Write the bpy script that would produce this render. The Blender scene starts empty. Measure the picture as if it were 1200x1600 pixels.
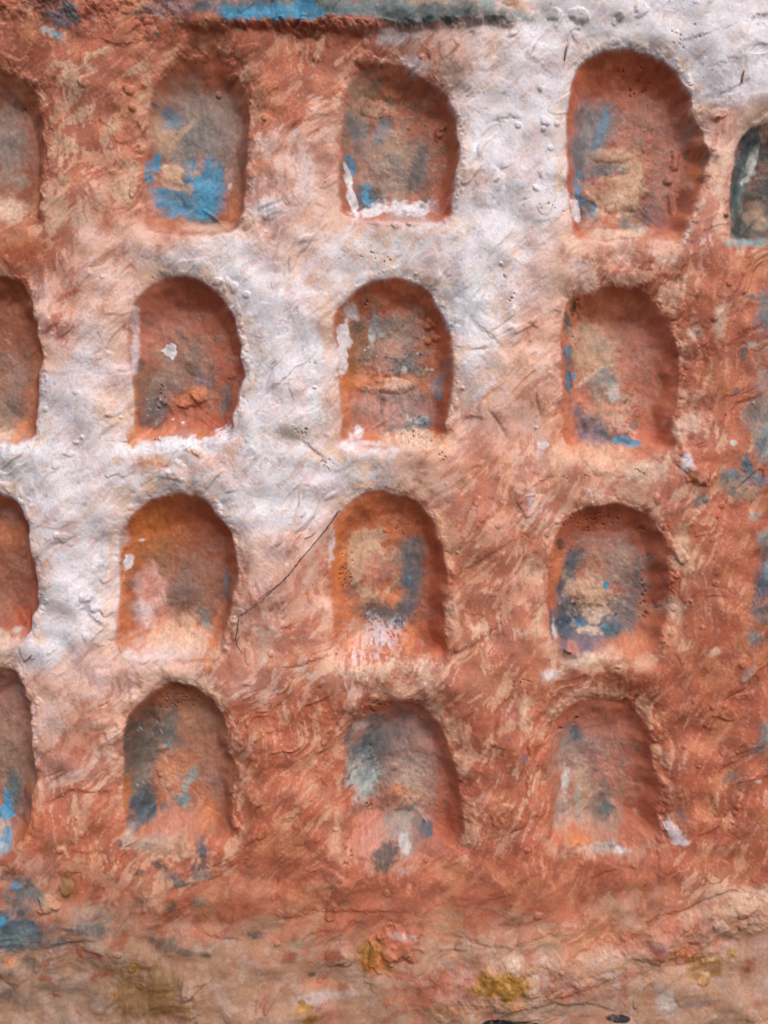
import bpy, math, random
import numpy as np
random.seed(7)
R = math.radians
S = 0.00025                      # one relief unit = 0.25 mm; the wall in view is 0.30 x 0.40 m
ZC = 1.30                        # height of the middle of the picture above the ground
sc = bpy.context.scene

# ------------------------------------------------------------------ camera, sky, sun, exposure
cam_d = bpy.data.cameras.new('camera')
cam = bpy.data.objects.new('camera', cam_d)
sc.collection.objects.link(cam)
sc.camera = cam
CAM_DIST = 1400 * S
cam.location = (0, -CAM_DIST, ZC)
cam.rotation_euler = (R(90), 0, 0)
cam_d.sensor_fit = 'VERTICAL'
cam_d.sensor_height = 24
cam_d.lens = 24 * 1400 / 1600
cam_d.clip_start = 0.01
cam_d.clip_end = 1000

SUN_EL, SUN_AZ = 46, 26          # elevation; degrees to the right of the viewer, in front of the wall
w = bpy.data.worlds.new('World')
sc.world = w
w.use_nodes = True
nt = w.node_tree
sky = nt.nodes.new('ShaderNodeTexSky')
sky.sky_type = 'NISHITA'
sky.sun_disc = False
sky.sun_elevation = R(SUN_EL)
sky.sun_rotation = R(180 - SUN_AZ)
sky.air_density = 1.0
sky.dust_density = 4.0
sky.ozone_density = 1.0
bg = nt.nodes['Background']
nt.links.new(sky.outputs[0], bg.inputs[0])
bg.inputs[1].default_value = 0.15
sd = bpy.data.lights.new('sun', 'SUN')
sd.energy = 1.2
sd.angle = R(90)
sd.color = (1.0, 0.98, 0.95)
sun = bpy.data.objects.new('sun', sd)
sc.collection.objects.link(sun)
sun.location = (0.5, -1, 3)
sun.rotation_euler = (R(90 - SUN_EL), 0, R(SUN_AZ))
sc.view_settings.view_transform = 'Standard'
sc.view_settings.look = 'None'
sc.view_settings.exposure = -0.1
sc.view_settings.gamma = 1.0

# ------------------------------------------------------------------ numpy noise
_rng = np.random.RandomState(11)
_perm = np.concatenate([_rng.permutation(512)] * 2)
_ang = _rng.rand(512) * 2 * np.pi
_GX, _GY = np.cos(_ang).astype(np.float32), np.sin(_ang).astype(np.float32)

def perlin(x, y):
    xi = np.floor(x).astype(np.int32); yi = np.floor(y).astype(np.int32)
    xf = (x - xi).astype(np.float32); yf = (y - yi).astype(np.float32)
    xi &= 511; yi &= 511
    x1 = (xi + 1) & 511; y1 = (yi + 1) & 511
    def g(a, b, dx, dy):
        k = _perm[_perm[a] + b]
        return _GX[k] * dx + _GY[k] * dy
    u = xf * xf * xf * (xf * (xf * 6 - 15) + 10); v = yf * yf * yf * (yf * (yf * 6 - 15) + 10)
    a = g(xi, yi, xf, yf); b = g(x1, yi, xf - 1, yf)
    c = g(xi, y1, xf, yf - 1); d = g(x1, y1, xf - 1, yf - 1)
    a += u * (b - a); c += u * (d - c)
    return a + v * (c - a)

def fbm(x, y, scale, octaves=4, gain=0.5, seed=0, ang=0.0, stretch=1.0):
    """Fractal noise of about unit standard deviation; stretch lengthens it along ang (degrees, y down)."""
    if ang or stretch != 1.0:
        c, s = math.cos(R(ang)), math.sin(R(ang))
        x, y = (x * c + y * s) / stretch, -x * s + y * c
    out = 0; amp = 1.0; tot = 0.0; f = 1.0 / scale
    for o in range(octaves):
        out = out + amp * perlin(x * f + 37.7 * seed + 11.3 * o, y * f + 91.1 * seed + 5.9 * o)
        tot += amp * amp; amp *= gain; f *= 2.03
    return out / (math.sqrt(tot) * 0.27)

def sstep(a, b, x):
    t = np.clip((x - a) / (b - a), 0, 1)
    return t * t * (3 - 2 * t)

def rank(n):                     # unit normal noise to a uniform 0..1 value
    return 0.5 * (1 + np.tanh(0.8 * n + 0.035 * n ** 3))

# ------------------------------------------------------------------ the grid of the relief
STEP = 1.28
def axis(a, b, lo, hi):
    fine = np.arange(a, b + STEP, STEP)
    return np.concatenate([np.arange(lo, a - 3, 6), fine, np.arange(fine[-1] + 6, hi, 6)])
xs = axis(-24, 1224, -330, 1530)
ys = axis(-24, 1624, -330, 1930)
NX, NY = len(xs), len(ys)
FI, FJ = np.searchsorted(xs, -20), np.searchsorted(ys, -20)
FNX, FNY = np.searchsorted(xs, 1220) - FI, np.searchsorted(ys, 1620) - FJ
PX, PY = np.meshgrid(xs.astype(np.float32), ys.astype(np.float32))
def win(x0, x1, y0, y1):
    i0, i1 = np.searchsorted(xs, [x0, x1]); j0, j1 = np.searchsorted(ys, [y0, y1])
    return np.s_[j0:j1, i0:i1]

WX = 8 * fbm(PX, PY, 75, 2, .3, seed=1)      # warps
WY = 8 * fbm(PX, PY, 75, 2, .3, seed=2)
E1 = fbm(PX, PY, 26, 4, 0.5, seed=3, ang=-23, stretch=1.01)         # edge raggedness
E0 = fbm(PX, PY, 15, 2, 0.3, seed=95, ang=12, stretch=1.01)
E2 = fbm(PX, PY, 9, 3, 0.5, seed=4, ang=19, stretch=1.01)
TURN = sstep(-.5, .5, fbm(PX, PY, 190, 2, seed=90) + (PX - 640) / 500)
TURN2 = sstep(.2, .8, fbm(PX, PY, 150, 2, seed=91))
DIA = (1 - TURN) * fbm(PX + .45 * WX, PY + .45 * WY, 8, 3, 0.5, seed=5, ang=-40, stretch=6) + TURN * fbm(PX + .45 * WX, PY + .45 * WY, 9, 3, 0.5, seed=92, ang=-66, stretch=4.5)
DIA = 1.15 * (DIA * (1 - TURN2) + TURN2 * fbm(PX + .4 * WX, PY + .4 * WY, 8, 3, 0.5, seed=93, ang=82, stretch=4))      # brush strokes
DIB = fbm(PX + .5 * WX, PY + .5 * WY, 15, 4, 0.5, seed=6, ang=-60, stretch=4)
HOR = fbm(PX + WX, PY + WY, 13, 4, 0.52, seed=7, ang=-12, stretch=4)
BLOT = fbm(PX + WX, PY + WY, 30, 5, 0.55, seed=8, ang=-55, stretch=1.8)
FINE = fbm(PX, PY, 5.3, 3, 0.6, seed=9, ang=27, stretch=1.01)
VER = fbm(PX, PY, 6, 3, 0.6, seed=10, ang=84, stretch=6)
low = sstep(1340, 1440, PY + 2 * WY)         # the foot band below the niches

# ------------------------------------------------------------------ pigments (display colours of the lit paint)
def lin(c):
    c = np.array(c, float) / 255
    return np.where(c <= 0.04045, c / 12.92, ((c + 0.055) / 1.055) ** 2.4)
K = 0.86
COL = {k: (lin(v) / K).astype(np.float32) for k, v in dict(
    rust=(177, 91, 63), drust=(146, 76, 54), orange=(200, 126, 88), ochre=(196, 118, 62), beige=(202, 164, 136),
    tan=(186, 146, 120), cream=(222, 192, 170), peach=(218, 168, 140), white=(226, 222, 230), lilac=(210, 195, 198),
    mauve=(180, 136, 124), rose=(188, 124, 104), pink=(212, 166, 156), blue=(66, 142, 180), dblue=(58, 86, 102),
    slate=(104, 108, 110), pslate=(142, 132, 138), grey=(164, 146, 136), taupe=(150, 128, 114), brown=(148, 104, 86),
    dark=(68, 65, 63), black=(38, 36, 40), teal=(140, 166, 166), dteal=(72, 100, 104), olive=(126, 92, 52),
    gold=(158, 112, 48), purple=(116, 100, 112), pale=(206, 206, 204), greyt=(150, 150, 146), ash=(188, 184, 188)).items()}

# ------------------------------------------------------------------ niches
NICHES = [  # outline (clockwise from the foot of the left side), base pigment, depth, label
 ('a0', [(-118,352),(-120,250),(-112,160),(-80,112),(-30,96),(20,110),(48,140),(61,190),(65,250),(62,310),(56,352),(-30,358)], (158,100,78), 52, 'niche cut off by the left edge in the top row'),
 ('a1', [(230,358),(221,290),(224,210),(233,150),(255,106),(290,84),(330,80),(364,98),(383,140),(388,200),(385,270),(378,330),(368,364),(300,372)], (160,100,76), 46, 'niche with a blue foot and grey upper floor'),
 ('a2', [(536,336),(531,265),(532,195),(540,135),(564,104),(600,91),(640,103),(676,121),(703,152),(716,200),(717,260),(708,312),(696,340),(620,348)], (170,104,80), 54, 'niche with white paint along its foot'),
 ('a3', [(906,372),(894,325),(888,250),(888,172),(900,112),(930,82),(980,71),(1030,84),(1064,113),(1086,160),(1106,205),(1110,242),(1096,300),(1076,350),(1058,372),(980,378)], (178,98,70), 56, 'largest niche, in white plaster, with slate blue left side'),
 ('a4', [(1150,374),(1146,310),(1153,245),(1172,202),(1205,182),(1260,180),(1300,220),(1312,300),(1305,374),(1230,380)], (86,92,92), 44, 'teal and black niche cut off by the right edge'),
 ('b0', [(-118,690),(-122,600),(-115,500),(-85,445),(-35,424),(15,430),(42,462),(57,515),(62,575),(53,635),(40,688),(-30,696)], (158,92,66), 56, 'niche with orange right edge, cut off by the left edge'),
 ('b1', [(213,688),(204,625),(200,560),(200,505),(210,462),(235,436),(275,427),(312,435),(345,460),(367,500),(378,548),(374,605),(362,652),(350,690),(280,694)], (176,100,78), 54, 'niche with two orange nodules and a white chip'),
 ('b2', [(536,698),(532,640),(525,560),(521,502),(540,460),(575,438),(620,431),(660,444),(690,480),(705,522),(708,580),(700,640),(690,690),(610,704)], (180,102,72), 54, 'niche with a mauve lower floor and grey flaking'),
 ('b3', [(888,704),(881,640),(880,560),(884,490),(902,460),(950,447),(1000,450),(1036,475),(1061,528),(1071,570),(1068,620),(1056,668),(1046,704),(960,714)], (194,116,90), 54, 'niche with a blue line down its left edge'),
 ('c0', [(-112,1000),(-116,920),(-110,830),(-85,780),(-40,762),(5,770),(30,795),(46,845),(54,900),(52,955),(40,998),(-30,1004)], (156,88,66), 54, 'brown niche with an orange band, cut off at the left'),
 ('c1', [(184,1010),(180,940),(183,880),(191,830),(214,792),(255,772),(300,775),(336,796),(358,838),(367,890),(361,950),(347,1000),(336,1034),(250,1034)], (172,94,62), 54, 'niche with a pink patch and ochre crown'),
 ('c2', [(527,1024),(519,960),(513,900),(516,850),(530,802),(565,773),(605,766),(650,780),(680,815),(696,870),(698,930),(693,985),(688,1030),(600,1042)], (190,102,68), 50, 'niche with beige flakes beside a slate arc'),
 ('c3', [(872,1012),(859,955),(859,900),(866,850),(886,815),(918,794),(955,785),(990,791),(1019,808),(1039,838),(1048,880),(1046,935),(1040,985),(1020,1018),(950,1030)], (186,104,80), 52, 'niche with dark blue paint round a beige spot'),
 ('d0', [(-112,1320),(-116,1220),(-108,1130),(-80,1070),(-35,1046),(10,1052),(35,1085),(47,1140),(48,1205),(41,1270),(28,1322),(-40,1330)], (150,106,90), 54, 'grey brown niche with a blue foot, cut off at the left'),
 ('d1', [(196,1305),(191,1240),(191,1165),(199,1116),(225,1086),(265,1072),(305,1082),(335,1105),(352,1150),(359,1220),(362,1285),(350,1318),(270,1322)], (166,108,84), 48, 'niche with a dark grey left half'),
 ('d2', [(544,1330),(538,1275),(536,1200),(541,1145),(566,1112),(605,1097),(650,1105),(685,1135),(708,1180),(721,1240),(722,1296),(708,1334),(620,1344)], (174,100,78), 46, 'niche with a slate upper floor and rose foot'),
 ('d3', [(868,1318),(860,1260),(859,1190),(869,1138),(895,1110),(945,1098),(990,1110),(1015,1140),(1027,1200),(1031,1260),(1028,1312),(950,1326)], (178,102,78), 38, 'shallow niche with grey streaked floor, bottom right'),
]
def spline(pts, n=6):
    p = np.array(pts, float); m = len(p); out = []
    for i in range(m):
        a, b, c, d = p[i - 1], p[i], p[(i + 1) % m], p[(i + 2) % m]
        for t in np.arange(n) / n:
            out.append(0.5 * (2 * b + (c - a) * t + (2 * a - 5 * b + 4 * c - d) * t * t + (3 * b - a - 3 * c + d) * t ** 3))
    return np.array(out)
def sdf_poly(X, Y, poly):
    d2 = np.full(X.shape, 1e12, np.float32); inside = np.zeros(X.shape, bool)
    for i in range(len(poly)):
        ax, ay = poly[i - 1]; bx, by = poly[i]
        ex, ey = bx - ax, by - ay
        t = np.clip(((X - ax) * ex + (Y - ay) * ey) / (ex * ex + ey * ey + 1e-9), 0, 1)
        d2 = np.minimum(d2, (X - ax - t * ex) ** 2 + (Y - ay - t * ey) ** 2)
        cr = (ay > Y) != (by > Y)
        inside ^= cr & (X < ex * (Y - ay) / (ey if ey else 1e-9) + ax)
    d = np.sqrt(d2)
    return np.where(inside, -d, d)

H = np.zeros(PX.shape, np.float32)           # relief towards the viewer
NID = np.full(PX.shape, -1, np.int32)        # which niche a grid point lies in
EDGE = np.full(PX.shape, 200, np.float32)    # distance to the nearest rim, negative inside
INFO = {}
# the body of the wall: bulges, layers of smeared plaster, diagonal tool marks
H += 5.0 * fbm(PX, PY, 150, 3, seed=20)
H += 1.2 * fbm(PX, PY, 52, 2, 0.4, seed=21)
ROUGH = 0.22 + 1.1 * sstep(-.2, 1.3, fbm(PX, PY, 110, 2, seed=40))       # smooth and rough passages
for k, (t, th, wd) in enumerate([(1.0, 2.2, .25), (1.45, 2.6, .13), (1.75, 2.6, .1), (0.2, 1.4, .6), (1.6, 2.4, .12), (1.5, -2.0, .14)]):
    n = fbm(PX + 0.8 * WX, PY + 0.8 * WY, 70 - 8 * k, 3, 0.38, seed=30 + k, ang=-50, stretch=1.5 + 0.3 * k)
    H += th * sstep(t - wd, t + wd, n) * (0.4 + 0.6 * ROUGH)
H += (0.15 * DIA * (1 - low) + 0.3 * DIB) * ROUGH + 0.08 * FINE + .2 * E2 * ROUGH * (1 - .5 * low)
# foot band, lumpy and leaning out, and the moulding along the top
H += low * (16 * sstep(1400, 1640, PY) + 0.4 * HOR * ROUGH + 1.4 * fbm(PX, PY, 40, 3, .36, seed=41) * (.4 + .6 * sstep(700, 100, PX)) + 0.9 * fbm(PX, PY, 36, 3, .36, seed=42, ang=-8, stretch=3))
ridge_y = 1545 - 0.00022 * np.clip(PX - 560, 0, None) ** 2 * 1.6
H += 9 * np.exp(-((PY - ridge_y + 6 * E1 - 10) / 26) ** 2) * sstep(560, 760, PX)
top_y = 42 + 3 * E1 + 1 * E2 - 0.00004 * (PX - 560) ** 2
bandx = sstep(250, 345, PX) * (1 - sstep(770, 850, PX))
H += bandx * 11 * sstep(8, -6, PY - top_y)
H += 7 * np.exp(-((PY - 46 - 3 * E1) / 8) ** 2) * sstep(455, 480, PX) * (1 - sstep(570, 640, PX))
H += 6 * sstep(70, 20, PY + 8 * E1) * sstep(330, 240, PX) * (0.6 + 0.5 * E1)

for key, pts, base, depth, label in NICHES:
    poly = spline(pts)
    x0, y0 = poly.min(0); x1, y1 = poly.max(0)
    sl = win(x0 - 90, x1 + 90, y0 - 90, y1 + 90)
    X, Y = PX[sl], PY[sl]
    e1, e2 = E1[sl], E2[sl]
    s = sdf_poly(X + 2.0 * fbm(X, Y, 70, 2, .35, seed=54), Y + 2.0 * fbm(X, Y, 70, 2, .35, seed=55), poly)
    gy, gx = np.gradient(s, ys[sl[0]], xs[sl[1]])
    # smooth the direction so that side, crown and foot blend
    for _ in range(4):
        gx = (gx + np.roll(gx, 3, 0) + np.roll(gx, -3, 0) + np.roll(gx, 3, 1) + np.roll(gx, -3, 1)) / 5
        gy = (gy + np.roll(gy, 3, 0) + np.roll(gy, -3, 0) + np.roll(gy, 3, 1) + np.roll(gy, -3, 1)) / 5
    g2 = gx * gx + gy * gy + 1e-6
    l_, r_, t_, b_ = (np.clip(-gx, 0, 1) ** 2 / g2, np.clip(gx, 0, 1) ** 2 / g2, np.clip(-gy, 0, 1) ** 2 / g2, np.clip(gy, 0, 1) ** 2 / g2)
    wide = 44 * l_ + 24 * r_ + 50 * t_ + 84 * b_
    s = s + 1.7 * fbm(X, Y, 36, 2, .35, seed=52) * (0.4 + r_ + 0.5 * t_)
    d = -s
    wide = wide * (1 + 0.06 * fbm(X, Y, 50, 2, seed=53))
    prof = 1 - (1 - np.clip(d / wide, 0, 1)) ** 2.0
    prof = 0.75 * prof + 0.25 * sstep(0, 1, np.clip(d / wide, 0, 1))
    inside = d > 0
    # floor keeps only the broad shape of the wall; it has its own softer relief
    soft = sstep(-3, 16, d)
    shoulder = 17.0 * (0.9 * l_ + 0.8 * r_ + 1.15 * t_ + 0.5 * b_)
    h = H[sl]
    calm = 1.2 * fbm(X, Y, 46, 3, .45, seed=50) + 0.05 * FINE[sl] + 0.3 * fbm(X, Y, 18, 3, seed=51) + .08 * VER[sl]
    h = h * (1 - 0.85 * soft) + calm * soft
    shoulder = shoulder + (15 - shoulder) * sstep(0, 40, d)
    h = h - shoulder * np.where(inside, 1.0, np.exp(-np.clip(s, 0, None) / (24 + 12 * l_ + 12 * t_)) * sstep(86, 30, s))
    depth = depth * 0.64
    h = h - depth * np.where(inside, prof, 0) - 5 * sstep(8, 62, d)
    # crumbs and a ragged lip close to the rim
    rim = np.exp(-((s - 3) / 7) ** 2)
    h = h + rim * (.22 * e2 + .6 * e1) * (0.4 + r_ + 0.6 * t_) + 1.1 * np.exp(-((s - 7) / 6) ** 2) * (e1 > 0.1) * (r_ + t_)
    H[sl] = h
    NID[sl] = np.where(inside, len(INFO), NID[sl])
    EDGE[sl] = np.minimum(EDGE[sl], s)
    cx, cy = (x0 + x1) / 2, (y0 + y1) / 2
    q = 0.8 * depth / 1400
    INFO[key] = dict(i=len(INFO), c=(cx, cy), base=(lin(base) / K).astype(np.float32), depth=depth, sh=((cx - 600) * q, (cy - 800) * q),
                     label=label, sl=sl, box=(x0, x1, y0, y1))

# a second, shallower dish round some niches; creases; pits; lumps
def dish(x, y, rx, ry, dep, wd=0.25):
    sl = win(x - 1.6 * rx, x + 1.6 * rx, y - 1.6 * ry, y + 1.6 * ry)
    q = np.sqrt(((PX[sl] - x) / rx) ** 2 + ((PY[sl] - y) / ry) ** 2) + 0.03 * E1[sl]
    H[sl] -= dep * sstep(1 + wd, 1 - wd, q)
dish(985, 570, 112, 165, 10); dish(945, 1200, 100, 130, 9, .2); dish(1095, 560, 30, 120, 5, .5)
dish(300, 200, 110, 150, 7, .2); dish(275, 1180, 104, 128, 6); dish(630, 1200, 112, 125, 7)
dish(270, 900, 110, 135, 6, .2); dish(150, 905, 34, 75, 6, .3)
def crease(pts, dep=5, wd=3.0, step=0.0):
    """A groove along a polyline; step lifts the ground on its left side."""
    p = np.array(pts, float)
    x0, y0 = p.min(0) - 50; x1, y1 = p.max(0) + 50
    sl = win(x0, x1, y0, y1); X, Y = PX[sl] + 0.5 * WX[sl], PY[sl] + 0.5 * WY[sl]
    best = np.full(X.shape, 1e9); side = np.zeros(X.shape); along = np.zeros(X.shape)
    for i in range(len(p) - 1):
        a, b = p[i], p[i + 1]; e = b - a; L2 = (e * e).sum()
        t = np.clip(((X - a[0]) * e[0] + (Y - a[1]) * e[1]) / L2, 0, 1)
        dd = np.hypot(X - a[0] - t * e[0], Y - a[1] - t * e[1])
        cr = e[0] * (Y - a[1]) - e[1] * (X - a[0])
        m = dd < best
        best = np.where(m, dd, best); side = np.where(m, -np.sign(cr), side); along = np.where(m, (i + t) / (len(p) - 1), along)
    fade = np.clip(4 * np.minimum(along, 1 - along), 0, 1) + 0.15
    best = best + 0.8 * E2[sl]
    H[sl] -= .3 * dep * fade * np.exp(-(best / (1.9 * wd)) ** 2)
    if step: H[sl] += 1.5 * step * fade * np.exp(-(best / 15) ** 2) * .7 * sstep(-3, 3.5, side * best)
CREASES = [
 ([(1031,1300),(1030,1340),(1026,1365),(1034,1392)],7,4,2), ([(722,1290),(726,1325)],6,3,2), ([(1112,1240),(1116,1285)],5,2.5,2), ([(368,640),(372,690)],5,4,0),
 ([(405,1090),(440,1045),(500,1030),(540,1015)],4,2.5,2), ([(430,1000),(440,985),(470,972)],3,2.5,1.5), ([(400,1125),(450,1085)],4,3,2),
 ([(730,490),(765,520),(790,548)],3,3,2), ([(720,545),(765,545),(768,535)],4,2.5,2), ([(770,640),(790,680)],3,2.5,2), ([(760,190),(790,180),(812,186)],4,2.5,2),
 ([(840,258),(850,285)],5,5,2), ([(850,340),(856,352)],5,4,0), ([(842,600),(840,625),(850,650)],5,3,2), ([(820,500),(842,520)],4,3,2),
 ([(505,960),(522,985)],4,3,1), ([(180,1045),(150,1045),(128,1070)],4,3,1), ([(170,1010),(188,975)],5,3,2), ([(125,940),(135,965),(160,985)],6,4,3), ([(10,160),(30,220)],2,3,0),
 ([(60,870),(90,850),(120,840)],4,2.5,2), ([(180,690),(205,692),(215,680)],6,4,3), ([(150,690),(185,660)],4,3,2), ([(470,690),(520,715)],5,4,3), ([(440,650),(430,680)],3,3,1),
 ([(760,1130),(800,1080),(830,1040)],4,4,2), ([(820,1150),(822,1200),(818,1260)],5,4,3), ([(780,1110),(778,1180)],4,4,2), ([(720,900),(760,870),(800,840)],4,3,2), ([(740,830),(775,800)],3,3,2),
 ([(700,1025),(740,1010),(800,960)],4,3,2), ([(860,1400),(850,1360),(840,1330)],3,4,2), ([(1050,1010),(1066,1040)],5,4,2), ([(1045,930),(1062,910),(1058,880)],5,4,2), ([(1100,1060),(1120,1050)],3,3,1),
 ([(830,760),(860,740),(872,700)],3,3,2), ([(1046,700),(1075,735),(1085,760)],5,3,2), ([(1090,620),(1100,560),(1082,500)],4,3,2), ([(1120,560),(1160,520),(1200,500)],4,3,2), ([(1130,660),(1160,630),(1200,610)],4,3,2),
 ([(880,70),(895,50),(905,75)],5,3,2), ([(1160,40),(1200,20)],6,5,3), ([(1060,60),(1120,55)],3,4,2), ([(915,60),(918,80)],4,2,0), ([(1110,100),(1160,95)],3,4,2), ([(1120,140),(1180,120)],3,4,2),
 ([(450,200),(520,175)],3,3,2), ([(400,330),(440,310),(445,330)],4,3,2), ([(460,390),(505,370)],3,3,2), ([(490,320),(515,322)],3,3,1), ([(60,60),(30,85),(0,75)],5,5,3), ([(135,60),(195,70),(240,62)],3,4,2),
 ([(535,72),(550,66)],5,3,0), ([(655,75),(668,95),(664,110)],4,3,3), ([(300,1450),(380,1475)],3,4,2), ([(60,1480),(160,1465)],5,4,3), ([(20,1545),(50,1520)],5,3,2), ([(120,1480),(165,1490)],5,4,3), ([(760,1575),(860,1560),(960,1575)],4,5,3),
 ([(980,1440),(1060,1420),(1130,1400),(1200,1390)],5,4,3), ([(700,1460),(800,1475),(900,1450)],3,4,2), ([(400,1440),(520,1420),(640,1430)],3,5,2), ([(420,1300),(480,1260),(510,1230)],4,4,3), ([(380,1180),(410,1150),(440,1140)],4,4,3),
 ([(60,1265),(110,1240),(180,1245)],4,6,3), ([(60,1175),(70,1130)],3,4,2), ([(380,1000),(400,1025)],3,2,0), ([(740,1240),(735,1300),(730,1350)],4,4,2), ([(470,1210),(490,1180),(520,1170)],3,4,2),
]
for a in CREASES: crease(a[0], *a[1:])
def lump(x, y, r, hh, ry=None, rough=.32):
    ry = ry or r
    sl = win(x - 2 * r, x + 2 * r, y - 2 * ry, y + 2 * ry)
    q = ((PX[sl] - x) / r) ** 2 + ((PY[sl] - y) / ry) ** 2
    q = q * np.clip(1 + 1.3 * rough * E0[sl], .5, 2.2)
    H[sl] += hh * sstep(0, 1, np.clip(1.15 - q, 0, 1)) ** .8
for a in [(302,613,11,8),(277,627,15,6,6),(292,622,10,5),(246,622,5,3),(200,140,8,4),(205,165,7,4),(130,130,8,4),(358,108,7,5),(332,124,6,4),(77,1411,15,8),(620,1475,34,7,24),(103,1390,11,4,14),
          (640,345,6,3),(670,500,9,6),(683,520,7,5),(672,525,6,4),(690,190,9,5),(695,180,6,4),(575,90,26,5,9),(475,45,12,7),(440,40,10,5),(540,48,40,4,8),(277,735,14,5),(255,738,9,3),(307,705,8,4),
          (888,1014,9,5,6),(885,1002,6,3),(362,970,8,4),(362,972,4,3),(150,945,14,5),(135,933,9,4),(165,955,10,4),(160,905,9,3),(340,440,12,4,6),(365,448,8,3),(385,460,7,3),(375,530,7,3),(375,555,6,3),
          (600,1495,22,4),(1098,1525,10,4),(1010,345,10,3),(845,137,5,3),(853,190,8,3),(850,200,5,3),(810,196,5,3),(838,293,6,3),(872,190,6,3),(1125,180,5,4),(1137,333,5,4),(866,20,10,4),(907,25,14,5),(967,25,7,4),(1000,12,12,4),(1060,262,8,5),(1072,230,7,5,16),(1066,300,7,4,18),
          (1050,905,9,5),(1060,900,6,4),(1040,938,7,5,12),(1055,950,6,4),(1066,870,8,4,16),(1018,1130,9,4,20),(1030,1150,8,4,16),(1047,1180,7,3,20),(1095,740,22,4,18),(1095,745,12,3)]: lump(*a)
for k, x, y, rx, ry, hh in [('a3',970,292,48,34,6),('a3',960,235,36,12,3),('a2',600,215,50,60,4),('a2',585,160,40,14,3),('b2',604,560,32,36,4),('b2',600,600,58,13,5),('b2',585,640,40,30,3),('c3',924,930,36,24,5),('c3',965,965,40,26,3),('b3',930,560,40,70,3.5),('b3',945,655,34,30,4),
        ('a1',268,264,24,20,3.5),('b1',290,620,44,30,4),('c2',575,885,40,40,2.5),('d1',262,1215,26,40,3),('d2',628,1250,40,30,3.5),('d2',572,1306,36,30,3),('d3',915,1240,24,50,3),('c1',300,905,50,50,3),('a1',310,300,34,26,2.5)]:
    lump(x + INFO[k]['sh'][0], y + INFO[k]['sh'][1], rx, hh, ry, .11)
rr = np.random.RandomState(5)
for _ in range(340):                          # crumbs of plaster, thicker near the rims
    x, y = rr.uniform(0, 1200), rr.uniform(0, 1600)
    e = EDGE[min(np.searchsorted(ys, y), NY - 1), min(np.searchsorted(xs, x), NX - 1)]
    if e < 0 and rr.rand() < .8 or e > 25 and rr.rand() < .45: continue
    r = rr.uniform(2.5, 7); lump(x, y, r, rr.uniform(.8, 2.6), r * rr.uniform(.6, 1.4))
for key, n in INFO.items():                   # broken lips, mostly at the right and the crown
    poly = spline(NICHES[n['i']][1], 10); cx, cy = n['c']
    ph = rr.uniform(0, 100)
    for i, (x, y) in enumerate(poly):
        if y > n['box'][3] - 18 or rr.rand() < (.55 if x > cx - 10 else .88): continue
        if math.sin(i * .21 + ph) + math.sin(i * .083 + 2 * ph) < -.1: continue
        dx, dy = x - cx, y - cy; L = math.hypot(dx, dy); o = rr.uniform(-3, 14)
        k = rr.uniform(2.2, 6.5)
        lump(x + dx / L * o, y + dy / L * o, k * rr.uniform(.8, 1.9), rr.uniform(.4, 1.7), k * rr.uniform(.9, 2.4), .55)
PIT = np.zeros(PX.shape, np.float32)
def pits(x, y, rx, ry, n, r0=1.0, r1=2.0, dep=3):
    r0 *= .8; r1 *= .8
    for _ in range(n):
        a, q = rr.uniform(0, 6.28), math.sqrt(rr.rand())
        if rr.rand() < .35: continue
        u, v, r = x + rx * q * math.cos(a), y + ry * q * math.sin(a), rr.uniform(r0, r1)
        sl = win(u - 3 * r, u + 3 * r, v - 3 * r, v + 3 * r)
        m = np.exp(-(((PX[sl] - u) / r) ** 2 + ((PY[sl] - v) / r) ** 2) ** 1.5)
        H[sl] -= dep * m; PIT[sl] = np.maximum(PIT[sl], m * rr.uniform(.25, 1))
for a in [(537,902,10,22,34),(545,870,14,10,6),(655,690,28,14,34),(690,715,8,8,8),(640,675,20,8,8,1.5,3.2),(274,1100,34,10,44),(262,1112,34,7,20),(930,815,50,16,46),(1020,930,6,40,14,1.6,3.4),(1016,820,8,8,4,2,4),(1012,116,18,14,10),(1000,95,40,12,10),
          (570,462,10,8,4,2,3.4),(240,686,8,3,9),(291,1000,4,3,5),(30,145,20,12,12),(30,330,26,16,22),(540,1340,10,20,9,1.5,3.4),(573,1275,12,5,6,1.6,3),(630,820,14,20,16),(660,810,8,14,8),(950,810,30,10,14),
          (800,465,6,10,7,1.6,3),(788,425,4,10,6,1.5,2.8),(1000,735,12,6,7),(900,745,20,6,7),(825,1065,14,6,12),(525,1020,6,6,6),(908,1135,5,5,5,2,3.6),(885,1150,6,12,4,2,4),(915,470,12,10,14),(905,525,10,12,6),(595,1105,14,5,8,1.6,3.4),(575,1120,8,8,4,1.5,3),
          (860,325,24,10,14),(600,400,60,10,10),(470,675,14,6,14),(510,725,12,8,18),(1075,60,30,20,14),(230,610,16,28,16,1.3,2.4)]: pits(*a)
for _ in range(60): pits(rr.uniform(0, 1200), rr.uniform(0, 1600), 8, 8, rr.randint(1, 3), .9, 1.6, 2)

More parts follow.
